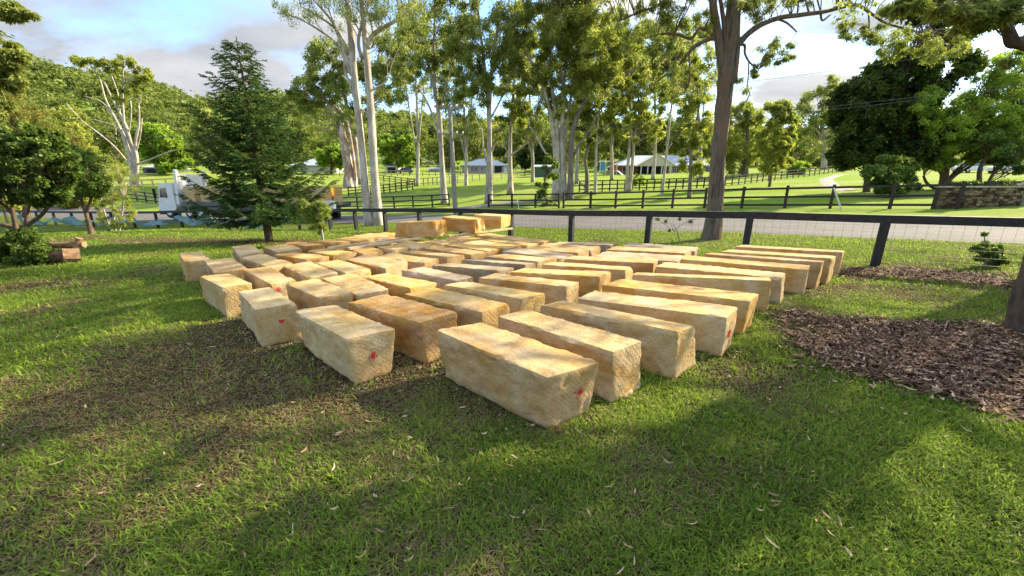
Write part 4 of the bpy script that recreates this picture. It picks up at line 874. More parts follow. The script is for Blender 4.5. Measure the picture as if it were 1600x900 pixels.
tree('gum_tree', 'gum whose leafy branches hang into the top left corner', (-120, 420),
 [[(-120,424,40),(-115,300,34),(-110,100,28),(-100,-60,20)],[(-112,160,14),(-60,140,9),(-10,125,5),(15,118,3)],[(-110,40,12),(-50,30,8),(0,18,4),(25,14,2)]],
 [('e',-8,100,26,26,12,13),('e',18,85,18,20,8,10),('e',25,125,14,12,5,8),('e',8,14,24,12,8,9),('e',35,22,14,6,4,7),('e',-10,160,18,20,8,13),('e',-80,60,60,70,22,22)], M_gumgrey, L_gum, .12, .028, 150, .6, seed=68, group='gum trees', cat='gum tree', twigs=1, Y=7.5, limb=.006)
tree('yellow_bush', 'bright yellow-green bush across the road at the far left', (20, 338), [[(20,340,3),(20,325,2)]], [('e',14,318,30,12,14,9)], M_brownbark, L_yellow, .35, .2, 130, .2, seed=69, group='garden shrubs', cat='bush', Y=44)
tree('yellow_bush', 'yellow-green bush across the road behind the small forked tree', (125, 330), [[(125,332,3),(125,318,2)]], [('e',118,314,26,11,13,8)], M_brownbark, L_yellow, .35, .2, 130, .2, seed=70, group='garden shrubs', cat='bush', Y=46)
tree('round_tree', 'bright green rounded tree beside the grey roof behind the conifer', (518, 272), [[(518,274,4),(518,250,3)]], [('e',520,245,20,15,20,8)], M_brownbark, L_bright, .8, .45, 130, .2, seed=71, group='background trees', cat='tree')
tree('round_tree', 'bright green spreading tree right of the white twin gum, far behind', (620, 270), [[(620,272,4),(620,240,3)]], [('e',624,232,30,26,30,9)], M_brownbark, L_bright, .8, .4, 130, .2, seed=72, group='background trees', cat='tree', tb=.4)
tree('round_tree', 'yellow-green tree on the slope left of the conifer', (250, 272), [[(250,274,4),(250,245,3)]], [('e',240,222,36,22,24,11),('e',265,250,30,16,14,9)], M_brownbark, L_bright, .8, .4, 130, .2, seed=73, group='background trees', cat='tree', tb=.5)
tree('round_tree', 'very dark tree standing behind the green shed', (850, 268), [[(850,270,4),(850,250,3)]], [('e',842,246,28,18,26,9)], M_brownbark, L_dark, .8, .4, 150, .2, seed=74, group='background trees', cat='tree', tb=.3)
# --- small plants
def sapling(base, top, label, w, leafm, n, kind='sapling', arms=(), ll=.05, lw=.008, seed=1):
    tree(kind, label, base, [[(base[0], base[1] + 1, w), ((base[0] + top[0]) / 2 + .5, (base[1] + top[1]) / 2, w * .8), (top[0], top[1], w * .5)]] + [list(a) for a in arms], n, M_gumgrey, leafm, ll, lw, 170, .1, 'small plants', 'sapling', seed=seed, twigs=2, sprays=12, Y=hit(*base)[1] if base[1] > 340 else None)
sapling((506,384),(495,315),'young feathery pine sapling growing among the blocks in front of the fence',3.6,L_sapling,[('e',497,335,14,16,14,6),('e',500,355,12,9,6,5),('e',480,322,12,8,6,5)],'pine_sapling',ll=.13,lw=.02,seed=80)
sapling((1064,378),(1052,350),'bare twiggy young shrub behind the fence, left of the rough brown trunk',1.6,L_dark,[(1028,342,5),(1040,346,4),(1062,342,3),(1078,346,5),(1046,360,3)],'bare_sapling',arms=[[(1052,360,1.2),(1038,350,1),(1022,341,.7)],[(1054,360,1.2),(1068,349,1),(1090,341,.7)],[(1056,366,1),(1048,350,.8),(1045,340,.5)]],ll=.05,lw=.02,seed=81)
sapling((1540,418),(1538,365),'small leafy shrub at the right, between the mulch and the road',2.4,L_shrub,[('e',1545,395,22,14,12,6),(1538,366,3.4),('e',1530,388,14,6,4,4),('e',1560,405,14,8,5,5)],'leafy_shrub',ll=.06,lw=.035,seed=82)
# --- conifer with layered drooping sprays
def conifer():
    b = hit(421, 377); topp = at(364, 57, b[1]); H = topp[2] - b[2]
    root = empty('conifer_tree', tuple(b), 'dark green layered conifer on the lawn behind the left blocks', 'conifer', 'trees on the left lawn')
    rg = np.random.default_rng(90); mb = MB(); mb.tube([(0,0,-.1),(0,0,H*.3),(.02,0,H*.6),(0,0,H)], [.135,.10,.06,.012], 10); V = []; T = []; TT = []
    z = .95; cnt = 0
    while z < H - .12:
        f = (z - .7) / (H - .7)
        Lb = 2.3 * (1 - f) ** .88 * (0.80 + .20 * min(1, f * 4.5)) + .08; k = 7 if f < .6 else 5; a0 = rg.uniform(0, 6.28)
        for i in range(k):
            a = a0 + i * 6.283 / k + rg.normal() * .14; L = Lb * rg.uniform(.72, 1.18); rise = (.02 + .75 * f ** 1.5) + rg.normal() * .06
            t = np.linspace(0, 1, 9); dx = np.array([math.cos(a), math.sin(a), 0])
            zz = z + L * (rise * t - .16 * np.sin(np.pi * t) * (1 - f) + .16 * t ** 3)
            pts = np.outer(t * L, dx); pts[:, 2] = zz; mb.tube(pts, np.linspace(.024 * (1 - f) + .008, .004, 9), 4, cap=False)
            sd = np.array([-dx[1], dx[0], 0]); ns = max(6, int(L / .048))
            for s in range(ns):
                u = .12 + .88 * (s + .5) / ns; p = np.array([np.interp(u, t, pts[:, c]) for c in range(3)]); sg = 1 if s % 2 else -1
                l2 = (.20 + .42 * (1 - u) * (.4 + Lb / 3)) * rg.uniform(.7, 1.25); d2 = sd * sg * .85 + dx * .65 + np.array([0, 0, -.10 + rg.normal() * .09]); d2 /= np.linalg.norm(d2)
                if u > .93: d2 = dx + [0, 0, .25]
                m = max(8, int(l2 / .011)); uu = np.linspace(.05, 1, m); q = p + np.outer(uu * l2, d2); q[:, 2] += -.12 * l2 * uu ** 2
                nd = rg.normal(size=(m, 3)) * [.55, .55, .3] + d2 * .8; nd /= np.linalg.norm(nd, axis=1)[:, None]; bb = np.cross(nd, rg.normal(size=(m, 3))); bb /= np.linalg.norm(bb, axis=1)[:, None]
                nl = rg.uniform(.07, .12, (m, 1)); V.append(np.stack([q - bb * .014, q + bb * .014, q + nd * nl], 1).reshape(-1, 3)); tn = rg.normal() * .12 + .42 + .16 * (u - .5)
                TT.append(np.repeat(np.clip(tn + rg.normal(size=m) * .12, 0, 1), 3)); cnt += m
        z += .26 + .06 * f
    for s in range(30): 
        p = np.array([0, 0, H - .5 + .5 * s / 30]); nd = rg.normal(size=3); nd[2] = abs(nd[2]); nd /= np.linalg.norm(nd); V.append(np.array([p + (-.006, 0, 0), p + (.006, 0, 0), p + nd * .1])); TT.append(np.full(3, .5))
    V = np.concatenate(V); f = MB(); f.add(V, T=np.arange(len(V)).reshape(-1, 3), tint=np.concatenate(TT)); f.build('crown', L_conifer, root); mb.build('trunk', M_brownbark, root)
conifer()

# ---------------------------------------------------------------- far woodland and wooded hills
def woodland():
    rg = np.random.default_rng(100); V = []; Q_ = []; T = []; n0 = 0
    def crowns(n, ya, yb, rad, hgt, nl, ll, lw, cond=None, tb=.45):
        nonlocal n0
        y = ya + (yb - ya) * rg.random(n) ** 1.0; px = rg.uniform(-350, 1950, n); x = (px - 800) / 600 * y * .98
        z = gz(x, y)
        for i in range(n):
            if cond is not None and not cond(px[i], y[i]): continue
            h = hgt * rg.uniform(.7, 1.25); r = rad * rg.uniform(.75, 1.3)
            c = np.array([x[i], y[i], z[i] + h - r * .6]); k = 7
            cs = c + rg.normal(size=(k, 3)) * [r * .45, r * .45, r * .45]
            v, q, t = leaves(cs, r * .62, nl, ll, lw, .25, .75, tb + rg.normal() * .17, .16, 5, rg=rg)
            V.append(v); Q_.append(q + n0); T.append(t); n0 += len(v)
            tp = np.array([(x[i] - .12 * h / 10, y[i], z[i]), (x[i] + .12 * h / 10, y[i], z[i]), (x[i] + .06, y[i], z[i] + h * .8), (x[i] - .06, y[i], z[i] + h * .8)])
    crowns(330, 152, 215, 5.0, 14, 40, 1.5, .8)
    crowns(950, 215, 300, 4.8, 9, 18, 2.1, 1.2)
    crowns(2300, 300, 440, 5.0, 8, 11, 2.8, 1.7, lambda p, y: p < 760 or rg.random() < .6)
    me = mesh_np('hill_forest', np.concatenate(V), np.concatenate(Q_), L_forest, np.concatenate(T)); link('hill_forest', me, label='dense wooded hills rising behind the houses', kind='stuff')
woodland()
# individual trees of the belt behind the houses
belt = [(60,268,95,60,'left'),(330,262,110,70,''),(400,258,115,60,''),(455,256,110,50,''),(640,262,140,55,''),(700,262,150,55,''),(745,258,150,52,''),(790,262,140,48,''),(835,260,135,55,''),(885,262,130,50,''),(935,258,120,58,''),(985,254,120,50,''),(1030,252,120,52,''),(1075,254,115,52,''),(1120,262,105,50,''),(1240,262,120,46,''),(1325,258,105,50,''),(1180,262,125,50,''),(110,262,120,70,''),(180,262,130,60,'')]
LM = [L_forest, L_gum, L_gumgold, L_forest]
for i, (px, py, Yb, hh, _) in enumerate(belt):
    rr = random.Random(i); w = rr.uniform(30, 44)
    near = {0:'at the far left above the road',1:'behind the conifer, left part',2:'behind the conifer crown',3:'right of the conifer, above the grey roof',4:'right of the white twin gum',5:'behind the power pole',6:'left of the tan house',7:'behind the tan house',8:'right of the tan house',9:'behind the green shed',10:'behind the play equipment',11:'at the left end of the brick house',12:'behind the brick house gable',13:'at the right end of the brick house',14:'behind the rough brown trunk',15:'left of the driveway top',16:'behind the dark fig',17:'right of the feathery tree',18:'left of the half-dead gum',19:'behind the half-dead gum'}[i]
    tree('background_tree', 'tree of the wood edge, ' + near, (px, py), [[(px, py + 1, 4.5), (px + rr.uniform(-3, 3), py - hh * .5, 3.4), (px + rr.uniform(-6, 6), py - hh, 2)], [(px + 1, py - hh * .3, 2.4), (px + rr.choice((-1, 1)) * 14, py - hh * .8, 1.4)]],
      [('e', px, py - hh * .85, w * .8, hh * .42, 22, 10), ('e', px + rr.uniform(-10, 10), py - hh * .35, w * .8, hh * .3, 12, 9)], M_gumgrey, LM[i % 4], .9, .42, 75, .3, group='trees of the wood edge', cat='tree', seed=200 + i, Y=Yb, tb=rr.uniform(.35, .6), sides=5)
# ---------------------------------------------------------------- houses and sheds
def frame_at(x0, x1, py, Y, depth):
    """local frame of a facade facing the camera: left corner, unit right vector, metres per pixel"""
    a = at(x0, py, Y); b = at(x1, py, Y); z = gz((a[0] + b[0]) / 2, Y); return a[0], b[0], z
def zpx(px, py, Y): return at(px, py, Y)[2]
def hip(mb, x0, x1, y0, y1, z0, z1, ov=.5, gable=False):
    x0 -= ov; x1 += ov; y0 -= ov; y1 += ov; h = (y1 - y0) / 2; ym = (y0 + y1) / 2; i = 0.02 if gable else min(h, (x1 - x0) / 2 - .1)
    v = [(x0,y0,z0),(x1,y0,z0),(x1,y1,z0),(x0,y1,z0),(x0+i,ym,z1),(x1-i,ym,z1),(x0,y0,z0-.18),(x1,y0,z0-.18),(x1,y1,z0-.18),(x0,y1,z0-.18)]
    mb.add(v, Q=[(0,1,5,4),(2,3,4,5),(6,7,1,0),(7,8,2,1),(8,9,3,2),(9,6,0,3),(9,8,7,6)], T=[(1,2,5),(3,0,4)])
def house(name, label, x0, x1, Y, depth, pe, pr, wallm, roofm, pb, items=(), gable=False, cat='house', ov=.5):
    xa, xb, z = frame_at(x0, x1, pb, Y, depth); xm = (x0 + x1) / 2; z = min(z, zpx(xm, pb, Y)) ; ze = zpx(xm, pe, Y); zr = zpx(xm, pr, Y + depth / 2)
    root = empty(name, ((xa + xb) / 2, Y, z), label, cat, 'houses and sheds'); L = (xb - xa) / 2; he = ze - z; hr = max(zr - z, he + .6)
    mb = MB(); mb.box((0, depth / 2, he / 2 - .3), (2 * L, depth, he + .6)); mb.build('wall', wallm, root)
    mb = MB(); hip(mb, -L, L, 0, depth, he + .1, hr, ov, gable); mb.build('roof', roofm, root)
    m = (xb - xa) / (x1 - x0); cx = xm
    for it in items:
        kind, p0, q0, p1, q1, mat = it[:6]; dy = it[6] if len(it) > 6 else -.04
        X0, X1 = (p0 - cx) * m, (p1 - cx) * m; Z1, Z0 = (pb - q0) * m, (pb - q1) * m; Z0 = max(Z0, -.3)
        mb = MB(); mb.box(((X0 + X1) / 2, dy, (Z0 + Z1) / 2), (X1 - X0, .06, Z1 - Z0)); o = mb.build(kind, mat, root)  # openings are flat panels with their inside shade painted dark
        if kind == 'window':
            mb = MB(); w = .07
            for (c, d) in (((X0, 0), (w, 0)), ((X1, 0), (w, 0)), (((X0 + X1) / 2, 0), (w * .7, 0))): mb.box((c[0], dy - .05, (Z0 + Z1) / 2), (d[0], .05, Z1 - Z0 + w))
            mb.box(((X0 + X1) / 2, dy - .052, Z1), (X1 - X0, .05, w)); mb.box(((X0 + X1) / 2, dy - .052, Z0), (X1 - X0, .05, w)); mb.build('frame', M_white, o)
    return root, m, cx, L, he
r1, m1, c1, L1_, he1 = house('tan_house', 'low tan brick house with grey roof, garage opening at its right, far across the field', 722, 793, 125, 10, 259, 248, M_tanwall, M_roof, 271.5,
  [('window', 735.5, 260.5, 747.5, 267.5, M_glass), ('door', 728, 262, 730, 271, M_dirt), ('garage_opening', 767.5, 260, 784, 271, M_dirt, -.06), ('post', 770.8, 259.5, 772.6, 271.5, M_white, -.5), ('post', 787, 259.5, 792.5, 271, M_white, -.1), ('window', 751, 261, 756, 267, M_glass)])
r2, m2, c2, L2_, he2 = house('brick_house', 'long red-brown brick house with grey roof and a gabled porch, behind the gums', 966, 1130, 95, 11, 259, 243, M_brick, M_roof, 274,
  [('window', 972, 261, 982, 269, M_glass), ('porch_opening', 996, 260.5, 1038, 273, M_dirt, -.05), ('window', 1050, 261, 1056, 270, M_glass), ('window', 1078, 261, 1090, 268, M_glass), ('door', 1044, 261, 1047, 273, M_white), ('window', 1100, 261, 1112, 268, M_glass)])
mb = MB(); gx0, gx1, gxm = (990 - c2) * m2, (1045 - c2) * m2, (1017 - c2) * m2; zt = he2 + 2.3; ze = he2 + .0
mb.add([(gx0,-3,ze),(gx1,-3,ze),(gxm,-3,zt),(gx0,4.5,ze+.05),(gx1,4.5,ze+.05),(gxm,4.5,zt),(gx0,-3,ze-.2),(gx1,-3,ze-.2),(gx0,4.5,ze-.2),(gx1,4.5,ze-.2)], Q=[(0,2,5,3),(2,1,4,5),(6,7,1,0),(6,0,3,8),(7,9,4,1),(8,9,7,6)], T=[(0,1,2),(3,5,4)]); mb.build('porch_gable', M_cream, r2)
mb = MB(); 
for a, b in (((gx0-.3,-3.05,ze-.12),(gxm,-3.05,zt+.08)), ((gx1+.3,-3.05,ze-.12),(gxm,-3.05,zt+.08))): mb.beam(a, b, .25, .16)
mb.build('barge_board', M_white, r2)
for pxx in (995, 1005, 1026, 1040):
    mb = MB(); mb.box(((pxx - c2) * m2, -2.8, ze / 2 - .2), (.22, .22, ze + .2)); mb.build('post', M_white, r2)
mb = MB(); mb.box(((1017 - c2) * m2, -1.4, -.05), (8.4, 3.2, .3)); mb.build('porch_floor', M_cream, r2)
house('grey_roofed_house', 'low house with grey roof half hidden right of the conifer', 455, 526, 100, 9, 259, 247, M_cream, M_roof, 266, [('window', 470, 260.5, 480, 264, M_glass), ('window', 500, 260.5, 512, 264, M_glass)])
house('open_garage', 'small white open garage beside the dark car, right of the twin gum', 603, 621, 112, 6, 260.5, 256.5, M_cream, M_white, 271.5, [('garage_opening', 606.5, 262, 618.5, 271, M_dirt, -.05)], gable=True, cat='garage', ov=.2)
house('green_shed', 'small dark green shed with pale roof left of the gum cluster', 836, 862, 90, 5, 261, 258, M_green, M_roof, 275.5, [('door', 852, 262.5, 857, 275, M_dirt)], gable=True, cat='shed', ov=.2)
house('grey_shed', 'grey shed left of the truck, behind the pale timber fence', 226, 262, 84, 6, 262, 257, M_steel, M_roof, 278, [('opening', 232, 264, 246, 277, M_dirt)], gable=True, cat='shed', ov=.2)
house('small_cabin', 'tiny pale cabin left of the tan house', 671, 688, 128, 5, 264.5, 261.5, M_tanwall, M_roof, 271, [('window', 676, 265.5, 683, 268.5, M_glass)], gable=True, cat='cabin', ov=.2)
# play equipment beside the brick house
def play():
    Yp = 92; a = at(937, 272, Yp); b = at(966, 272, Yp); z = gz((a[0] + b[0]) / 2, Yp); root = empty('play_fort', ((a[0] + b[0]) / 2, Yp, z), 'colourful playground fort with blue panel and white roof, left of the brick house', 'play equipment'); w = (b[0] - a[0]) / 2
    mb = MB(); mb.box((0, 1.2, 3.15), (2 * w, 2.6, .14)); mb.build('roof', M_white, root)
    for x in (-w, -w * .4, w * .2, w * .8):
        mb = MB(); mb.box((x, 0, 1.5), (.14, .14, 3.2)); mb.build('post', M_white, root)
    mb = MB(); mb.box((-w * .7, .1, 1.9), (w * .5, .08, 1.8)); mb.build('blue_panel', M_blue, root)
    mb = MB(); mb.box((w * .5, .15, 1.7), (w * .55, .08, 1.2)); mb.build('red_panel', M_red, root)
    mb = MB(); mb.box((0, 1.2, .95), (2 * w, 2.4, .12)); mb.beam((w * .9, 0, 1), (w * 1.3, -1.6, .05), .5, .06); mb.build('deck', M_white, root)
play()
# ---------------------------------------------------------------- cars
def car(x, y, rz, mat, label, L=4.5):
    z = gz(x, y); root = empty('parked_car', (x, y, z), label, 'car', 'parked cars', rz)
    prof = [(-2.2,.35),(-2.25,.75),(-2.15,.95),(-1.25,1.02),(-.65,1.45),(.75,1.48),(1.45,1.05),(2.1,.98),(2.25,.7),(2.2,.35)]
    V = [(p[0], s * (.85 if p[1] < 1.2 else .66), p[1]) for s in (-1, 1) for p in prof]; n = len(prof)
    Q = [(i, i + 1, n + i + 1, n + i) for i in range(n - 1)] + [(n - 1, 0, n, 2 * n - 1)]
    mb = MB(); mb.add(V, Q=Q); mb.add([], Q=None) if False else None
    me_f = [list(range(n))[::-1], list(range(n, 2 * n))]
    T = [(0, i + 1, i) for i in range(1, n - 1)] + [(n, n + i, n + i + 1) for i in range(1, n - 1)]
    mb.T.append(np.array(T)); mb.build('body', mat, root)
    for s in (-1, 1):
        mb = MB(); mb.add([(-1.1, s * .80, 1.05), (-.62, s * .70, 1.38), (.7, s * .70, 1.40), (1.25, s * .80, 1.07)], Q=[(0, 1, 2, 3)]); 
        o = mb.build('side_window', M_glass, root); o.location.y = s * .012
        for xx in (-1.4, 1.35):
            mb = MB(); mb.tube([(xx, s * .72, .33), (xx, s * .90, .33)], .33, 14); w = mb.build('wheel', M_black, root); mb = MB(); mb.tube([(xx, s * .905, .33), (xx, s * .92, .33)], .18, 10); mb.build('rim', M_white, w)
    for xx, a, b in ((-1.0, (-1.22, 1.04), (-.68, 1.42)), (1.1, (.80, 1.45), (1.42, 1.08))):
        mb = MB(); d = .02 * (1 if xx > 0 else -1); mb.add([(a[0] + d, -.72, a[1] + .015), (a[0] + d, .72, a[1] + .015), (b[0] + d, .66, b[1] + .015), (b[0] + d, -.66, b[1] + .015)], Q=[(0, 1, 2, 3)]); mb.build('windscreen', M_glass, root)
p = at(633, 271, 110); car(p[0], 110, .1, M_steel, 'dark car parked beside the small white garage')
p = at(1508, 281, 66); car(p[0], 66, .15, M_white, 'white car seen over the hedge left of the thin dark trunks')
p = at(1566, 282, 62); car(p[0], 62, .1, M_white, 'white car seen over the right hedge, right of the thin dark trunks')
# ---------------------------------------------------------------- hedges and stone wall
def hedge(x0, x1, Y, h, label, sd):
    a = at(x0, 290, Y)[0]; b = at(x1, 290, Y)[0]; z = gz((a + b) / 2, Y); root = empty('hedge', ((a + b) / 2, Y, z), label, 'hedge', 'clipped hedges'); rg = np.random.default_rng(sd)
    w = (b - a) / 2; n = 60; P = np.stack([rg.uniform(-w, w, n), rg.uniform(-.5, .5, n), rg.uniform(.2, h - .25, n)], 1); V, Q_, T_ = leaves(P, .34, 130, .11, .08, .2, rg=rg, up=.6); V[:, 2] = np.minimum(V[:, 2], h + .04 * rg.random(len(V)))
    f = MB(); f.add(V, Q_, tint=T_); f.build('foliage', L_shrub, root)
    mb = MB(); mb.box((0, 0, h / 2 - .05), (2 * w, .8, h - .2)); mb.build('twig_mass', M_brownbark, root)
hedge(1488, 1524, 30, 1.05, 'clipped hedge behind the stone wall, left of the thin dark trunks', 1)
hedge(1546, 1640, 29, 1.05, 'long clipped hedge behind the stone wall at the right edge', 2)
def rubble(x0, x1, Y, h, label):
    a = at(x0, 320, Y)[0]; b = at(x1, 320, Y)[0]; z = gz((a + b) / 2, Y); root = empty('stone_wall', ((a + b) / 2, Y, z), label, 'stone wall', 'stone walls'); rg = np.random.default_rng(3); w = (b - a) / 2
    mb = MB(); mb.box((0, .25, h / 2 - .1), (2 * w - .06, .36, h + .1)); mb.build('mortar', M_mortar, root)
    mb = MB(); z_ = -.1
    while z_ < h - .06:
        rh = rg.uniform(.07, .15); x = -w
        while x < w - .05:
            bw = rg.uniform(.10, .34); bw = min(bw, w - x); d = rg.uniform(.0, .05); tn = rg.random()
            s = rh * rg.uniform(.82, .97); mb.box((x + bw / 2, .10 - d, z_ + rh / 2 + rg.normal() * .01), (bw - .02, .14, s), rz=rg.normal() * .05, ry=rg.normal() * .09, tint=tn, taper=0); x += bw
        z_ += rh
    mb.build('stonework', M_rubble, root); mb = MB()
    x = -w
    while x < w:
        bw = min(rg.uniform(.5, .9), w - x + .02); mb.box((x + bw / 2, .22, h + .035), (bw - .015, .56, .075), rz=rg.normal() * .006, tint=rg.random()); x += bw
    mb.build('capping', M_cap, root)
M_rubble = chipmat('rubble_stone', [(0, (.035, .022, .012)), (.5, (.10, .066, .034)), (.88, (.20, .14, .075)), (1, (.32, .26, .16))])
M_mortar = paint('shadowed_mortar', (.045, .035, .028), .95, .3, 8)  # even dark brown joint colour
M_cap = paint('pale_capping_stone', (.42, .37, .29), .9, .25, 4)
rubble(1468, 1594, 20.9, 1.04, 'low rubble stone wall with pale capping across the road')
rubble(1603, 1700, 21.2, 1.04, 'continuation of the rubble wall beyond the pillar at the right edge')
px_ = at(1597.5, 320, 20.9); mb = MB(); z = gz(px_[0], 20.9); mb.box((0, 0, .5), (.24, .5, 1.15)); mb.box((0, 0, 1.11), (.32, .58, .07)); mb.build('stone_pillar', M_cap, None, loc=(px_[0], 21.0, z), label='pale stone pillar between the two lengths of rubble wall', cat='pillar')
mb = MB()
# ---------------------------------------------------------------- power pole and wires
pb = hit(712, 335); pt = at(702.5, 165, pb[1])
root = empty('power_pole', tuple(pb), 'tall grey timber power pole with two crossarms across the road', 'power pole')
mb = MB(); top = pt - pb; top[0] = top[0] * 1; mb.tube([(0, 0, -.3), top * .5, top], [.21, .18, .14], 12); mb.build('pole', M_pole, root)
rd = np.array([.86, -.5, 0]); crs = np.array([.95, .3, 0]); INS = []
for zz, hw in ((top[2] - .12, 1.15), (top[2] - 2.0, .95)):
    c = top * (zz / top[2]); mb = MB(); mb.beam(c - crs * hw, c + crs * hw, .12, .12); arm = mb.build('crossarm', M_pole, root)
    for k in (-.95, -.45, .45, .95):
        q = c + crs * hw * k; mb = MB(); mb.tube([q + (0, 0, .05), q + (0, 0, .12), q + (0, 0, .13), q + (0, 0, .24)], [.02, .02, .07, .05], 8); mb.build('insulator', M_black if zz > 8 else M_white, arm); INS.append(q + (0, 0, .24) + pb)
def wire(a, b, sag, label, r=.012):
    a = np.asarray(a, float); b = np.asarray(b, float); t = np.linspace(0, 1, 25)[:, None]; P = a * (1 - t) + b * t; P[:, 2] -= sag * 4 * (t * (1 - t))[:, 0]
    o = P[0].copy(); mb = MB(); mb.tube(P - o, r, 4, cap=False); mb.build('power_line', M_steel, None, loc=tuple(o), label=label, cat='power line', group='overhead power lines')
e1 = at(1600, 36, 23.6); e2 = at(1600, 46, 24.4)
wire(INS[1], e1 + (e1 - INS[1]) * .25, .9, 'upper overhead wire crossing the clouds on the right'); wire(INS[3], e2 + (e2 - INS[3]) * .25, .9, 'second overhead wire just under the upper one on the right')
e3 = at(1600, 113, 25); wire(INS[5], e3 + (e3 - INS[5]) * .25, .9, 'lower overhead wire in front of the dark fig', .01); e4 = at(1600, 119, 25.5); wire(INS[7], e4 + (e4 - INS[7]) * .25, .9, 'lowest overhead wire in front of the dark fig', .01)
lf = at(-200, 196, 44); wire(INS[4], lf, .8, 'overhead wire running left from the pole behind the conifer', .014)
# ---------------------------------------------------------------- truck loaded with sandstone
def truck():
    a = np.array([-31.0, 36.0]); b = np.array([-13.2, 30.6]); d = (b - a); L = np.linalg.norm(d); d /= L; rz = math.atan2(d[1], d[0]); z = (gz(*a) + gz(*b)) / 2 + .04
    root = empty('flatbed_truck', (a[0], a[1], z), 'white-cab flatbed truck loaded with stone, parked on the road behind the conifer', 'truck', None, rz)
    mb = MB(); prof = [(0.05,.55),(0,1.2),(.18,1.75),(.42,2.75),(.7,2.98),(2.1,3.02),(2.15,.95),(1.9,.62)]; n = len(prof)
    V = [(x, s * 1.22, zz) for s in (-1, 1) for x, zz in prof]; mb.add(V, Q=[(i, (i + 1) % n, n + (i + 1) % n, n + i) for i in range(n)], T=[(0, i + 1, i) for i in range(1, n - 1)] + [(n, n + i, n + i + 1) for i in range(1, n - 1)])
    cab = mb.build('cab', M_white, root)
    mb = MB(); mb.add([(.165, -1.08, 1.82), (.165, 1.08, 1.82), (.40, 1.02, 2.68), (.40, -1.02, 2.68)], Q=[(0, 1, 2, 3)]); o = mb.build('windscreen', M_glass, cab); o.location.x = -.012
    for s in (-1, 1):
        mb = MB(); mb.add([(.45, s * 1.235, 1.8), (1.35, s * 1.235, 1.75), (1.35, s * 1.235, 2.6), (.62, s * 1.235, 2.6)], Q=[(0, 1, 2, 3)]); mb.build('side_window', M_glass, cab)
        mb = MB(); mb.box((.12, s * 1.42, 2.15), (.1, .2, .75)); mb.beam((.3, s * 1.2, 2.5), (.12, s * 1.42, 2.5), .04, .04); mb.build('mirror', M_black, cab)
        mb = MB(); mb.box((-.02, s * .9, .85), (.08, .35, .22)); mb.build('headlight', M_glass, cab)
    mb = MB(); mb.box((.0, 0, .5), (.25, 2.4, .38)); mb.box((-.03, 0, 1.25), (.06, 1.3, .5)); mb.build('bumper', M_black, cab)
    mb = MB(); mb.beam((2.5, -1.15, 1.2), (2.9, -1.15, 4.1), .22, .3); mb.beam((2.5, 1.15, 1.2), (2.9, 1.15, 4.1), .22, .3); mb.box((2.72, 0, 3.0), (.12, 2.3, 1.5), ry=.13); mb.build('headboard', M_white, root)
    mb = MB(); mb.box((L / 2 + 1.2, 0, 1.0), (L - 3.6, .9, .34)); mb.box((2.6, 0, .8), (3.2, .9, .3)); mb.build('chassis', M_steel, root)
    mb = MB(); mb.box((L / 2 + 1.4, 0, 1.38), (L - 3.2, 2.5, .16)); mb.build('deck', M_steel, root)
    for s in (-1, 1):
        mb = MB(); mb.box((L / 2 + 1.4, s * 1.27, 1.30), (L - 3.2, .05, .30)); mb.build('side_rail', M_white if s > 0 else M_steel, root)
        for xx in (1.15, 3.6, 4.9, L - 4.4, L - 3.1, L - 1.8):
            mb = MB(); mb.tube([(xx, s * .85, .52), (xx, s * 1.2, .52)], .52, 18); w = mb.build('wheel', M_black, root); mb = MB(); mb.tube([(xx, s * 1.205, .52), (xx, s * 1.23, .52)], .28, 14); mb.build('rim', M_white, w)
        mb = MB(); mb.box((6.6, s * 1.05, .75), (1.6, .3, .55)); mb.build('toolbox', M_steel, root)
    mb = MB(); mb.box((L - .62, -.95, 1.28), (1.1, .55, .78)); tb = mb.build('tail_box', M_white, root)
    for k in (-.25, .25):
        mb = MB(); mb.box((L - .62 + k, -1.235, 1.42), (.09, .03, .09)); mb.build('latch', M_black, tb)
    mb = MB(); mb.box((L - .1, -.9, 2.35), (.2, .3, .6)); mb.build('warning_lamp', M_orange, root)
    c_, s_ = math.cos(rz), math.sin(rz); nrow = 8; rg = random.Random(4); k = 0
    for i in range(nrow):
        for lay in range(2):
            if lay and i in (3,): continue
            for sdx in (-.62, .62):
                xx = 3.9 + i * (L - 5.4) / (nrow - 1); P, Q, saw = rock(1.25, 1.0, .62, 300 + k, .18, 0, .8); me = mesh_np('sandstone_block', P, Q, M_stone, saw, True); me.set_sharp_from_angle(angle=R(30))
                lx, ly = xx + rg.uniform(-.05, .05), sdx; o = link('sandstone_block', me, None, (a[0] + lx * c_ - ly * s_, a[1] + lx * s_ + ly * c_, z + 1.47 + lay * .63), label='sandstone block loaded on the truck deck', cat='stone block', group='stone blocks loaded on the truck'); o.rotation_euler.z = rz + rg.uniform(-.03, .03)
                o.color = (*COL['gold' if rg.random() < .2 else 'pale'], 1); k += 1
truck()
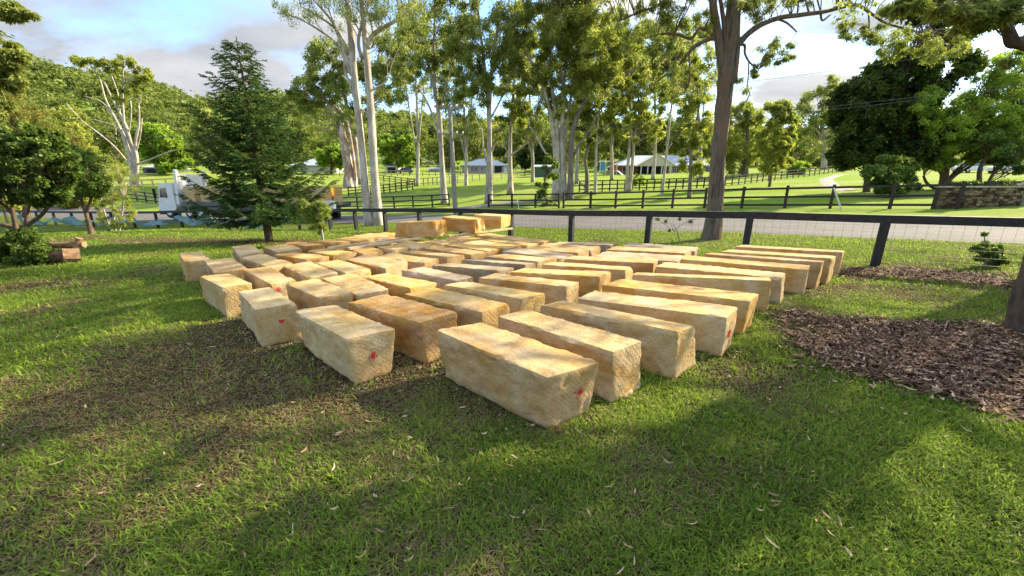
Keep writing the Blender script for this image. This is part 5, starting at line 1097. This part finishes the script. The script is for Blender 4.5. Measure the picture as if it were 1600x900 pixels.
# ---------------------------------------------------------------- sawn logs beside the left tree
def log(p, q, r, label, nm='sawn_log'):
    p, q = np.array(p, float), np.array(q, float); mb = MB(); pts = np.linspace(p, q, 5); mb.tube(pts - p, [r * 1.04, r, r * .97, r, r * 1.02], 14, noise=.10); mb.build(nm, M_log, None, loc=tuple(p), label=label, cat='log', group='sawn logs by the left tree')
lb = hit(74, 412); bx, by, bz = lb; bx -= .1
log((bx - .02, by + .1, bz + .16), (bx + .38, by + .32, bz + .14), .16, 'short sawn log lying in the middle of the log heap')
log((bx + .55, by - .02, bz + .20), (bx + .72, by + .20, bz + .17), .18, 'sawn log round at the right end of the heap, cut face showing')
log((bx - .55, by + .05, bz + .14), (bx - .15, by + .25, bz + .14), .18, 'sawn log at the left end of the heap under the tree')
log((bx - .35, by + .2, bz + .40), (bx + .75, by + .35, bz + .42), .075, 'thin pale log lying across the top of the heap')
log((bx + .60, by + .3, bz + .35), (bx + .68, by + .34, bz + .58), .07, 'short stub standing up at the right of the log heap')

# ---------------------------------------------------------------- grass blades, fallen leaves, bark mulch
def frustum_pts(n, y0, y1, rg, marg=1.12, bias=1.0, xmin=None):
    y = y0 + (y1 - y0) * rg.random(n) ** bias; x = rg.uniform(-1, 1, n) * (y * 1.38 * marg + .5); return x, y
def stone_cover(x, y):
    c = np.zeros(len(x), bool)
    for o in bpy.data.objects:
        if o.name.startswith('sandstone_block') and o.location.z < .2 and abs(o.location.y) < 14:
            d = np.hypot(x - o.location.x, y - o.location.y); k = d < 1.4
            if not k.any(): continue
            a = o.rotation_euler.z; co = np.empty(len(o.data.vertices) * 3, np.float32); o.data.vertices.foreach_get('co', co); co = co.reshape(-1, 3)
            lx = (x[k] - o.location.x) * math.cos(a) + (y[k] - o.location.y) * math.sin(a); ly = -(x[k] - o.location.x) * math.sin(a) + (y[k] - o.location.y) * math.cos(a)
            ii = np.where(k)[0]; c[ii[(np.abs(lx) < abs(co[:, 0]).max() - .05) & (np.abs(ly) < abs(co[:, 1]).max() - .04)]] = True
    return c
def blades():
    rg = np.random.default_rng(500); VV = []; QQ = []; TT_ = []; TN = []; n0 = 0
    for y0, y1, n, ln, wd in ((.9, 3.2, 230000, .058, .0066), (3.2, 6.5, 230000, .062, .010), (6.5, 12, 170000, .068, .016), (12, 24, 120000, .09, .026)):
        x, y = frustum_pts(n, y0, y1, rg)
        wr = worn(x, y); dens = 1 - .68 * sstep((wr - .30) / .42); clump = fbm2(x, y, 7, 90, 3)
        keep = (rg.random(n) < dens * (.35 + 1.3 * clump)) & (~mulch(x + rg.normal(size=n) * .14, y + rg.normal(size=n) * .14) | (rg.random(n) < .35 * np.maximum(0, clump - .45))) & (np.hypot(x, y) > .75) & (side(x, y) < -.1)
        x, y, wr = x[keep], y[keep], wr[keep]; cvr = stone_cover(x, y); x, y, wr = x[~cvr], y[~cvr], wr[~cvr]; m = len(x)
        z = gzm(x, y) - .004; a = rg.uniform(0, 6.283, m) ; tilt = rg.uniform(.45, 1.45, m); L = ln * rg.uniform(.45, 1.5, m); w = wd * rg.uniform(.6, 1.3, m)
        g = fbm2(x, y, 1.6, 44, 3); dry = (rg.random(m) < .17 + .68 * sstep((wr - .2) / .5)); L = np.where(dry, L * .9, L); tilt = np.where(dry, tilt * .5 + .95, tilt)
        tn = np.where(dry, rg.uniform(0, .2, m), np.clip(.58 + .5 * (g - .5) + rg.normal(size=m) * .15, .34, 1))
        dx, dy = np.cos(a), np.sin(a); s1 = L * .5; P = np.stack([x, y, z], 1)
        M1 = P + np.stack([dx * np.sin(tilt * .7) * s1, dy * np.sin(tilt * .7) * s1, np.cos(tilt * .7) * s1], 1); t2 = np.minimum(tilt * 1.25, 1.62)
        TP = M1 + np.stack([dx * np.sin(t2) * s1, dy * np.sin(t2) * s1, np.cos(t2) * s1], 1); TP[:, 2] = np.maximum(TP[:, 2], z + .004)
        sdv = np.stack([-dy, dx, rg.normal(size=m) * .3], 1) * (w / 2)[:, None]
        V = np.stack([P - sdv * .8, P + sdv * .8, M1 + sdv, M1 - sdv, TP], 1).reshape(-1, 3); k = np.arange(m) * 5 + n0
        VV.append(V); QQ.append(np.stack([k, k + 1, k + 2, k + 3], 1)); TT_.append(np.stack([k + 3, k + 2, k + 4], 1)); TN.append(np.repeat(tn, 5)); n0 += m * 5
    me = mesh_np('grass', np.concatenate(VV), [np.concatenate(QQ), np.concatenate(TT_)], M_blade, np.concatenate(TN)); link('grass', me, label='short green and straw-coloured grass of the lawn', kind='stuff')
blades()
def strips(name, x, y, L, w, tn, mat, curl, lift, rg, label, z0=.006):
    m = len(x); a = rg.uniform(0, 6.283, m); c = rg.normal(size=m) * curl; K = 5; V = np.empty((m, K, 2, 3)); z = gzm(x, y) + z0 + lift * rg.random(m)
    pz = rg.normal(size=m) * .25; wprof = np.array([.12, .8, 1, .75, .05])
    for k in range(K):
        s = (k / (K - 1) - .5); ang = a + c * s; cx = x + L * s * np.cos(a + c * s * .5); cy = y + L * s * np.sin(a + c * s * .5)
        hz = np.maximum(0, L * s * pz) + L * .10 * (abs(s) * 2) ** 2
        nx__, ny__ = -np.sin(ang), np.cos(ang); rl = rg.normal(size=m) * .3
        for j, sg in enumerate((-1, 1)):
            V[:, k, j, 0] = cx + nx__ * sg * w / 2 * wprof[k]; V[:, k, j, 1] = cy + ny__ * sg * w / 2 * wprof[k]; V[:, k, j, 2] = z + hz + sg * w * .2 * wprof[k]
    ix = np.arange(m * K * 2).reshape(m, K, 2); Q = np.stack([ix[:, :-1, 0], ix[:, :-1, 1], ix[:, 1:, 1], ix[:, 1:, 0]], -1).reshape(-1, 4)
    me = mesh_np(name, V.reshape(-1, 3), Q, mat, np.repeat(tn, K * 2), True); link(name, me, label=label, kind='stuff')
rgl = np.random.default_rng(600)
x, y = frustum_pts(4200, 1.0, 9, rgl, bias=.85); k = ~mulch(x, y) & (np.hypot(x, y) > 1.0) & (rgl.random(len(x)) < 2.0 * np.maximum(.08, fbm2(x, y, 1.3, 222, 3) - .38)); x, y = x[k], y[k]; k = ~stone_cover(x, y); x, y = x[k], y[k]; m = len(x)
strips('fallen_leaves', x, y, rgl.uniform(.03, .085, m), rgl.uniform(.005, .013, m), np.clip(rgl.beta(2, 2.2, m), 0, 1), M_leaf, 1.1, .035, rgl, 'dry curved gum leaves scattered over the lawn', .012)
P_ = np.array(MULCH_A); xx = rgl.uniform(P_[:, 0].min(), P_[:, 0].max(), 90000); yy = rgl.uniform(P_[:, 1].min(), P_[:, 1].max(), 90000); k = mulch(xx, yy)
P2 = np.array(MULCH_B); x2 = rgl.uniform(P2[:, 0].min(), P2[:, 0].max(), 30000); y2 = rgl.uniform(P2[:, 1].min(), P2[:, 1].max(), 30000); k2 = mulch(x2, y2)
x = np.concatenate([xx[k], x2[k2]]); y = np.concatenate([yy[k], y2[k2]]); m = len(x); x = x + rgl.normal(size=m) * .13; y = y + rgl.normal(size=m) * .13
# a few chips stray onto the lawn around the bed
strips('bark_mulch', x, y, rgl.uniform(.02, .12, m) , rgl.uniform(.008, .026, m), np.clip(rgl.beta(1.4, 1.6, m), 0, 1), M_mulch, .9, .05, rgl, 'red-brown bark chips and dead leaves of the mulch bed on the right')
x = rgl.normal(3.3, 1.4, 1500) ; y = rgl.normal(4.6, 1.0, 1500); k = (y > 1) & ~mulch(x, y); x, y = x[k], y[k]; k = ~stone_cover(x, y); x, y = x[k], y[k]; m = len(x)
strips('scattered_chips', x, y, rgl.uniform(.02, .06, m), rgl.uniform(.006, .015, m), rgl.random(m), M_mulch, .9, .03, rgl, 'bark chips strewn on the grass around the mulch bed')
# crumbs of sandstone and trampled straw around the feet of the blocks
xs, ys = [], []
for o in list(bpy.data.objects):
    if o.name.startswith('sandstone_block') and o.location.z < .2 and o.location.y < 7 and o.location.y > 0:
        co = np.empty(len(o.data.vertices) * 3, np.float32); o.data.vertices.foreach_get('co', co); co = co.reshape(-1, 3); hl, hw = abs(co[:, 0]).max(), abs(co[:, 1]).max(); n = 260
        t_ = rgl.integers(0, 4, n); u = rgl.uniform(-1, 1, n); e = np.abs(rgl.normal(size=n)) * .07 - .01
        lx = np.where(t_ == 0, hl + e, np.where(t_ == 1, -hl - e, u * hl)); ly = np.where(t_ == 2, hw + e, np.where(t_ == 3, -hw - e, np.where(t_ < 2, u * hw, 0)))
        a = o.rotation_euler.z; xs.append(o.location.x + lx * math.cos(a) - ly * math.sin(a)); ys.append(o.location.y + lx * math.sin(a) + ly * math.cos(a))
x = np.concatenate(xs); y = np.concatenate(ys); k = ~stone_cover(x, y); x, y = x[k], y[k]; m = len(x)
s = rgl.uniform(.003, .011, m); z = gzm(x, y) + s * .5 + .006; dirs = np.array([(1,0,0),(-.5,.87,0),(-.5,-.87,0),(0,0,1),(0,0,-.6)]); V = np.stack([x, y, z], 1)[:, None] + dirs[None] * (s[:, None, None] * rgl.uniform(.6, 1.4, (m, 5, 1)))
k = (np.arange(m) * 5)[:, None]; T = np.concatenate([k + np.array(t) for t in ((0,1,3),(1,2,3),(2,0,3),(1,0,4),(2,1,4),(0,2,4))])
link('stone_crumbs', mesh_np('stone_crumbs', V.reshape(-1, 3), T, chipmat('sandstone_crumbs', [(0, (.30, .20, .09)), (1, (.66, .52, .30))]), np.repeat(rgl.random(m), 5)), label='tan sandstone crumbs lying around the feet of the blocks', kind='stuff')
# small stone fragments beside the blocks
for i, (px, py, s, lab) in enumerate(((978,617,.045,'small broken stone chip lying at the foot of the second block'),(962,620,.03,'tiny stone crumb left of the small broken chip'),(820,0,0,''))):
    if not s: continue
    q = hit(px, py); P, Q, saw = rock(s * 2.4, s * 1.5, s, 900 + i, s * .3, .2, .4); o = link('stone_chip', mesh_np('stone_chip', P, Q, M_stone, saw, False), None, (q[0], q[1], q[2] - .005), label=lab, cat='stone chip'); o.color = (.66, .5, .3, 1); o.rotation_euler.z = i + .4
